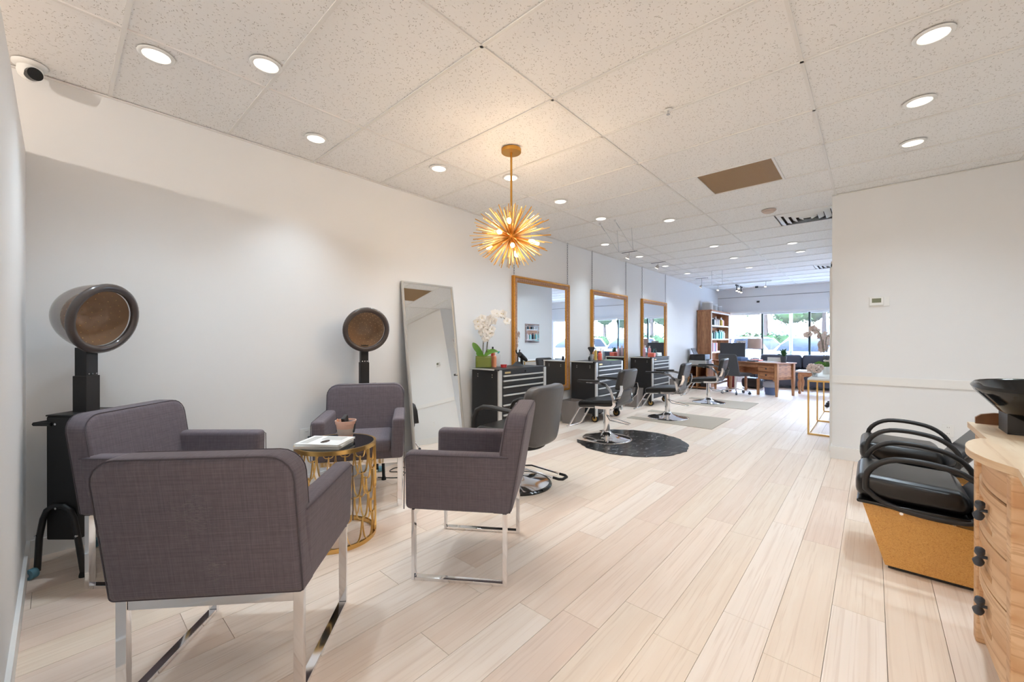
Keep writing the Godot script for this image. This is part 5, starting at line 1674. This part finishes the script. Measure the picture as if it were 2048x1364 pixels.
func small_fixtures() -> void:
	chandelier()
	# beige perforated return-air grille
	var g := thing("return_grille", "beige perforated return air grille set in the ceiling", "air vent", V(4.23, CEIL, -0.922))
	part(g, "plate", mb().box(V(0, 0.010, 0), V(0.60, 0.006, 0.60)), M.grille)
	var holes := mb()
	for i in 36: holes.box(V(-0.287 + 0.0164 * i, 0.005, 0), V(0.007, 0.004, 0.585))
	part(g, "ribs", holes, M.grille, "fine ribs of the grille", "stuff")
	part(g, "frame", mb().box(V(0, 0.004, -0.302), V(0.616, 0.012, 0.018)).box(V(0, 0.004, 0.302), V(0.616, 0.012, 0.018)).box(V(-0.302, 0.004, 0), V(0.014, 0.012, 0.59)).box(V(0.302, 0.004, 0), V(0.014, 0.012, 0.59)), M.tee)
	# white stepped diffusers
	for d in [[6.08, "white stepped ceiling diffuser close to the right wall's corner"], [10.40, "white stepped ceiling diffuser near the shop window"]]:
		var v := thing("ceiling_diffuser", d[1], "air vent", V(d[0], CEIL, -0.594), 0.0, "white ceiling diffusers")
		part(v, "duct_box", mb().box(V(0, 0.028, 0), V(0.58, 0.006, 0.58)), M.vent_dark)
		for k in 4:
			var r0 := 0.295 - 0.068 * k
			var r1 := r0 - 0.048
			var rows := []
			for q in [[r0, 0.012], [r1, -0.012 - 0.004 * k], [r1 - 0.006, -0.012 - 0.004 * k], [r0 - 0.008, 0.016]]:
				rows.append([V(-q[0], q[1], -q[0]), V(q[0], q[1], -q[0]), V(q[0], q[1], q[0]), V(-q[0], q[1], q[0])])
			part(v, "louvre", mb().rings(rows, true, true), M.white)
	# smoke detector, sprinkler
	var s := thing("smoke_detector", "round beige smoke detector on the ceiling beyond the grille", "smoke detector", V(5.488, CEIL - 0.002, -0.899))
	part(s, "base", mb().lathe([Vector2(0, -0.012), Vector2(0.07, -0.012), Vector2(0.075, 0.0), Vector2(0, 0.0)], 28), M.lime_wash)
	part(s, "cap", mb().lathe([Vector2(0, -0.034), Vector2(0.03, -0.034), Vector2(0.055, -0.024), Vector2(0.055, -0.012), Vector2(0, -0.012)], 28), M.lime_wash)
	var sp := thing("sprinkler", "tiny white sprinkler head on the ceiling tile", "sprinkler", V(2.66, CEIL - 0.002, -1.0))
	part(sp, "escutcheon", mb().lathe([Vector2(0, -0.004), Vector2(0.02, -0.004), Vector2(0.024, 0.0), Vector2(0, 0)], 16), M.white)
	part(sp, "deflector", mb().lathe([Vector2(0, -0.03), Vector2(0.012, -0.03), Vector2(0.012, -0.028), Vector2(0.004, -0.026), Vector2(0.004, -0.004), Vector2(0, -0.004)], 12), M.steel)
	# security camera
	var c := thing("security_camera", "white dome security camera with a black eye at the ceiling corner", "camera", V(-0.10, CEIL - 0.002, -3.44), facing(0.35, 0.9))
	part(c, "mount", mb().lathe([Vector2(0, -0.022), Vector2(0.05, -0.022), Vector2(0.066, -0.012), Vector2(0.068, 0.0), Vector2(0, 0)], 28), M.plastic_white)
	part(c, "housing", mb().lathe([Vector2(0, -0.088), Vector2(0.022, -0.085), Vector2(0.044, -0.066), Vector2(0.05, -0.045), Vector2(0.048, -0.02), Vector2(0, -0.02)], 28), M.plastic_white)
	part(c, "lens", mb().cyl(V(0, -0.058, 0.02), V(0, -0.066, 0.056), 0.034, 0.031, 24), M.black_gloss)
	# thermostat, outlets
	var th := thing("thermostat", "white thermostat with a small green screen on the right wall", "thermostat", V(RX, 1.612, 0.03), -PI / 2)
	part(th, "back_plate", mb().box(V(0.02, 0, 0.003), V(0.15, 0.095, 0.006), 0.002), M.plastic_white)
	part(th, "case", mb().rbox(V(0, 0.004, 0.016), V(0.105, 0.082, 0.022), 0.004, 2), M.plastic_white)
	part(th, "display_window", mb().box(V(0, 0.010, 0.0275), V(0.068, 0.042, 0.002)), M.screen)
	for d in [[V(1.389, 0.435, WZ), 0.0, "white double wall outlet with a black plug between the dryers", true], [V(4.90, 0.41, WZ), 0.0, "white wall outlet behind the black salon chair", false], [V(RX, 0.41, 0.515), -PI / 2, "white wall outlet low on the right wall above the shampoo chairs", false]]:
		var o := thing("wall_outlet", d[2], "outlet", d[0], d[1], "white wall outlets")
		part(o, "cover_plate", mb().rbox(V(0, 0, 0.003), V(0.075 if not d[3] else 0.115, 0.115, 0.006), 0.002, 1), M.plastic_white)
		for y in [-0.028, 0.028]:
			part(o, "socket", mb().rbox(V(0, y, 0.0065), V(0.034, 0.03, 0.003), 0.001, 1), M.plastic_white)
			part(o, "slots", mb().box(V(-0.006, y, 0.0082), V(0.002, 0.009, 0.001)).box(V(0.006, y, 0.0082), V(0.002, 0.009, 0.001)), M.black)
	var pw := thing("power_cord", "black dryer cord from the wall plug down to the floor", "cord")
	part(pw, "plug", mb().rbox(V(1.41, 0.41, WZ + 0.028), V(0.035, 0.03, 0.04), 0.006, 2), M.black)
	var cp := [V(1.412, 0.405, -3.505), V(1.43, 0.36, -3.47), V(1.45, 0.15, -3.49), V(1.50, 0.012, -3.47), V(1.62, 0.006, -3.42), V(1.72, 0.006, -3.46)]
	part(pw, "cable", smooth_tube(cp, 0.005), M.black)
	var pc := thing("power_cord", "thin black cord lying in loops under the wall armchair", "cord")
	part(pc, "cable", smooth_tube([V(1.90, 0.006, -3.30), V(2.02, 0.006, -3.16), V(2.14, 0.006, -3.24), V(2.06, 0.006, -3.36), V(2.16, 0.006, -3.42), V(2.24, 0.006, -3.33)], 0.004), M.black)
	var p3 := thing("power_cord", "short black cord behind the tall hood dryer", "cord")
	part(p3, "cable", smooth_tube([V(0.24, 0.18, -3.34), V(0.30, 0.02, -3.36), V(0.36, 0.006, -3.44), V(0.5, 0.006, -3.50)], 0.005), M.black)
	# low-voltage cable lights
	var cb := thing("cable_light", "wire cable light strung under the ceiling with small spotlights", "track light")
	for z in [-2.62, -2.41]:
		part(cb, "wire", mb().cyl(V(5.16, 2.45, z), V(9.50, 2.44, z), 0.0022, -1.0, 5), M.steel)
		part(cb, "stay_wire", mb().cyl(V(4.64, CEIL - 0.002, z), V(5.16, 2.45, z), 0.0022, -1.0, 5), M.steel)
		part(cb, "turnbuckle", mb().cyl(V(4.68, CEIL - 0.03, z), V(4.77, CEIL - 0.078, z), 0.0055, -1.0, 8), M.steel)
		part(cb, "anchor", mb().lathe([Vector2(0, -0.02), Vector2(0.008, -0.02), Vector2(0.014, 0.0), Vector2(0, 0)], 12, V(4.64, CEIL - 0.002, z)), M.steel)
		part(cb, "drop_rod", mb().cyl(V(5.11, CEIL - 0.002, z), V(5.16, 2.45, z), 0.003, -1.0, 6), M.steel)
		part(cb, "drop_rod", mb().cyl(V(9.50, CEIL - 0.002, z), V(9.50, 2.44, z), 0.003, -1.0, 6), M.steel)
	for x in [5.26, 6.27, 8.45]:
		part(cb, "cross_bar", mb().cyl(V(x, 2.452, -2.63), V(x, 2.452, -2.40), 0.004, -1.0, 8), M.black)
		part(cb, "drop_stem", mb().cyl(V(x, 2.452, -2.515), V(x, 2.40 if x < 8.0 else 2.31, -2.515), 0.005, -1.0, 8), M.steel)
		spot_head(cb, V(x, 2.41 if x < 8.0 else 2.32, -2.515), V(-0.1, -1.0, -0.5), "chrome" if x < 6.0 else "steel")
	# white track by the window
	var tr := thing("track_light", "white ceiling track with small round spotlights by the shop window", "track light")
	part(tr, "track", mb().box(V(11.85, CEIL - 0.02, -2.55), V(0.035, 0.03, 1.35)), M.white)
	for z in [-3.1, -2.6, -2.0]:
		part(tr, "drop_stem", mb().cyl(V(11.85, CEIL - 0.03, z), V(11.85, CEIL - 0.13, z), 0.01, -1.0, 8), M.white)
		spot_head(tr, V(11.85, CEIL - 0.12, z), V(-0.6, -1.0, -0.2), "white", 0.1)
	var t2 := thing("track_light", "short dark track with a row of three spotlights by the bookcase", "track light")
	part(t2, "track", mb().box(V(12.5, CEIL - 0.02, -2.75), V(0.7, 0.03, 0.03)), M.iron)
	for x in [12.25, 12.5, 12.75]:
		part(t2, "drop_stem", mb().cyl(V(x, CEIL - 0.03, -2.75), V(x, CEIL - 0.14, -2.75), 0.012, -1.0, 8), M.iron)
		spot_head(t2, V(x, CEIL - 0.13, -2.75), V(-0.7, -1.0, 0.2), "iron", 0.1)
	# bevelled mirror on the side wall and a hook in the recess, both seen only in the gilt mirror
	var sm := thing("bordered_mirror", "small mirror with a wide silvery glass border on the side wall", "mirror", V(8.35, 1.42, SZ), PI)
	part(sm, "glass", mb().box(V(0, 0, 0.012), V(0.44, 0.34, 0.006)), M.mirror)
	part(sm, "glass_border", mb().box(V(0, 0.21, 0.012), V(0.60, 0.08, 0.02), 0.006).box(V(0, -0.21, 0.012), V(0.60, 0.08, 0.02), 0.006).box(V(-0.26, 0, 0.012), V(0.08, 0.34, 0.02), 0.006).box(V(0.26, 0, 0.012), V(0.08, 0.34, 0.02), 0.006), M.chrome)

	for d in [[V(FX - 0.02, 2.35, -2.47), "small black round sensor low on the white band over the window"], [V(12.9, CEIL - 0.03, -2.40), "small black box hanging from the ceiling near the window"]]:
		var k := thing("sensor", d[1], "sensor", d[0])
		part(k, "sensor_case", mb().rbox(V(0, 0, 0), V(0.04, 0.05, 0.07), 0.008, 2), M.black)
		part(k, "sensor_eye", mb().lathe([Vector2(0, -0.004), Vector2(0.012, 0.0), Vector2(0, 0.004)], 10, V(-0.02, 0, 0)), M.black_gloss)

func smooth_tube(pts: Array, r: float) -> MB:
	var c := Curve3D.new()
	for i in pts.size():
		var d: Vector3 = (pts[mini(i + 1, pts.size() - 1)] - pts[maxi(i - 1, 0)]) * 0.17
		c.add_point(pts[i], -d, d)
	var out := []
	for i in 32: out.append(c.sample_baked(c.get_baked_length() * i / 31.0, true))
	return mb().tube(out, r, 6)

# ---------------------------------------------------------------- the street
func build_car(label: String, body: String) -> Node3D:
	# nose towards +x in its own axes
	var t := thing("parked_car", label, "car", Vector3.ZERO, 0.0, "cars parked outside")
	var low := [[-2.1, 0.35], [-2.15, 0.62], [-2.05, 0.92], [-1.2, 0.97], [0.75, 0.95], [1.7, 0.86], [2.05, 0.70], [2.1, 0.40], [1.9, 0.25], [-1.9, 0.25]]
	var rows := []
	for q in [[-0.88, 0.94], [-0.9, 1.0], [0.9, 1.0], [0.88, 0.94]]:
		var r := []
		for p in low: r.append(V(p[0] * q[1], 0.6 + (p[1] - 0.6) * q[1], q[0]))
		rows.append(r)
	part(t, "body_shell", mb().rings(rows, true, false, true, true), M[body])
	var cab := mb()
	var cr := []
	for q in [[0.94, -1.75, 1.05, 0.84], [1.15, -1.62, 0.75, 0.78], [1.40, -1.35, 0.15, 0.68], [1.46, -1.15, -0.1, 0.62]]:
		cr.append([V(q[1], q[0], -q[3]), V(q[2], q[0], -q[3]), V(q[2], q[0], q[3]), V(q[1], q[0], q[3])])
	cab.rings(cr.slice(0, 3), true, false, true, true)
	part(t, "cabin_glass", cab, M.car_glass)
	var roof := mb()
	roof.rings(cr.slice(2, 4), true, false, true, true)
	for s in [-1.0, 1.0]:
		for p in [[[-1.75, 0.94], [-1.35, 1.41]], [[1.05, 0.94], [0.15, 1.41]], [[-0.35, 0.94], [-0.42, 1.41]]]:
			roof.cyl(V(p[0][0], p[0][1], s * 0.84), V(p[1][0], p[1][1], s * 0.69), 0.045, -1.0, 6)
	part(t, "roof", roof, M[body])
	for s in [-1.0, 1.0]:
		for x in [-1.35, 1.35]:
			var w := part(t, "wheel", mb().cyl(V(x, 0.32, s * 0.70), V(x, 0.32, s * 0.91), 0.32, -1.0, 24), M.tyre)
			part(w, "hubcap", mb().cyl(V(x, 0.32, s * 0.905), V(x, 0.32, s * 0.925), 0.20, -1.0, 16), M.car_silver)
		part(t, "tail_light", mb().box(V(-2.08, 0.78, s * 0.72), V(0.06, 0.16, 0.26)), M.tail)
		part(t, "head_light", mb().box(V(1.98, 0.66, s * 0.68), V(0.08, 0.12, 0.30)), M.car_silver)
	return t

func blob(m: MB, c: Vector3, r: Vector3, rng: RandomNumberGenerator, leaves: int) -> void:
	# a clump of separate leaf blades round a core
	for i in leaves:
		var u := rng.randf_range(-1, 1)
		var a := rng.randf() * TAU
		var d := V(sqrt(1.0 - u * u) * cos(a), u, sqrt(1.0 - u * u) * sin(a))
		var p := c + d * r * rng.randf_range(0.7, 1.0)
		var e := p + V(rng.randf_range(-1, 1), rng.randf_range(-0.6, 0.8), rng.randf_range(-1, 1)) * 0.22
		m.leaf(p, e, 0.14, V(0, 0.02, 0), 0.004, 2)
	var rows := []
	for i in 7:
		var el := -PI * 0.5 + PI * i / 6.0
		var row := []
		for j in 9:
			var an := TAU * j / 9.0
			row.append(c + V(cos(el) * cos(an), sin(el), cos(el) * sin(an)) * r * rng.randf_range(0.72, 0.88))
		rows.append(row)
	m.rings(rows, true)

func tree(label: String, at: Vector3, h: float, sd: int, m: String) -> void:
	var t := thing("street_tree", label, "tree", at, 0.0, "trees across the street")
	var rng := RandomNumberGenerator.new()
	rng.seed = sd
	part(t, "trunk", mb().tube([V(0, 0, 0), V(0.03, h * 0.25, 0.02), V(-0.03, h * 0.5, 0.0), V(0.02, h * 0.8, 0.03)], 0.17, 10, false, 0.07), M.bark)
	var f := mb()
	for i in 9:
		blob(f, V(rng.randf_range(-1.1, 1.1), h * rng.randf_range(0.5, 1.0), rng.randf_range(-1.3, 1.3)), V(0.8, 0.65, 0.8), rng, 150)
	part(t, "crown", f, M[m])

func outside() -> void:
	single("pavement", mb().box(V(15.2, -0.10, 0), V(3.1, 0.14, 30)), M.kerb, "pale concrete pavement outside the shop window", "pavement")
	single("parking_lot", mb().box(V(31.8, -0.16, 0), V(30.0, 0.14, 60)), M.asphalt, "grey asphalt parking lot outside the window", "asphalt")
	var a := build_car("white hatchback parked before the clipped hedge behind the table lamp", "car_white")
	a.position = V(19.6, -0.09, -4.6)
	a.rotation.y = 1.35
	copy(a, "white car with red tail lights parked behind the desk plant", V(18.6, -0.09, -1.65), PI - 0.25)
	var c := copy(a, "silver car parked farther along the street", V(18.9, -0.09, 1.9), PI - 0.1)
	c.get_node("body_shell").material_override = M.car_silver
	copy(a, "white car seen only in the gilt mirrors", V(18.9, -0.09, 5.0), PI)
	var rng := RandomNumberGenerator.new()
	rng.seed = 55
	for d in [[-8.1, "clipped hedge behind the white hatchback"], [-4.2, "clipped hedge right of the street tree's trunk"], [-0.3, "clipped hedge beyond the car with red tail lights"], [3.6, "clipped hedge beyond the silver car"], [7.5, "clipped hedge at the far end of the parking lot"]]:
		var f := mb()
		for i in 7: blob(f, V(rng.randf_range(-0.3, 0.3), 0.93, -1.0 + 0.333 * i), V(0.75, 0.8, 0.75), rng, 110)
		single("hedge", f, M.foliage, d[1], "hedge", V(24.2, -0.09, d[0]), 0.0, "clipped hedges across the lot")
	tree("street tree with a pale trunk behind the first window post", V(25.6, -0.065, -4.35), 5.2, 61, "foliage")
	tree("dense street tree behind the right-hand window post", V(31.0, -0.065, -2.2), 4.6, 62, "foliage")
	tree("street tree at the left end of the shop window", V(27.0, -0.065, -8.2), 5.0, 63, "foliage")
	tree("street tree seen in the second gilt mirror", V(27.0, -0.065, 4.2), 5.0, 64, "foliage")
	tree("street tree seen in the third gilt mirror", V(28.5, -0.065, 8.6), 5.5, 65, "foliage")
	var b := thing("street_building", "pale cream building across the parking lot", "building", V(36.0, -0.09, -3.0))
	part(b, "wall", mb().box(V(0, 3.2, 0), V(5.0, 6.4, 26.0)), M.facade)
	part(b, "parapet", mb().box(V(0, 6.5, 0), V(5.2, 0.25, 26.2)), M.kerb)
	for r in 2:
		for k in 8:
			var w := part(b, "window", mb().box(V(-2.5, 1.7 + 2.7 * r, -11.0 + 3.1 * k), V(0.10, 1.4, 1.5)), M.trim)
			part(w, "window_pane", mb().box(V(-2.56, 1.7 + 2.7 * r, -11.0 + 3.1 * k), V(0.04, 1.2, 1.3)), M.facade_glass)
	var po := thing("street_post", "slim white post standing outside the shop window", "post", V(14.6, -0.03, -1.82))
	part(po, "shaft", mb().cyl(V(0, 0, 0), V(0, 3.2, 0), 0.045, -1.0, 14), M.car_silver)
	part(po, "foot_plate", mb().box(V(0, 0.01, 0), V(0.2, 0.02, 0.2)), M.car_silver)
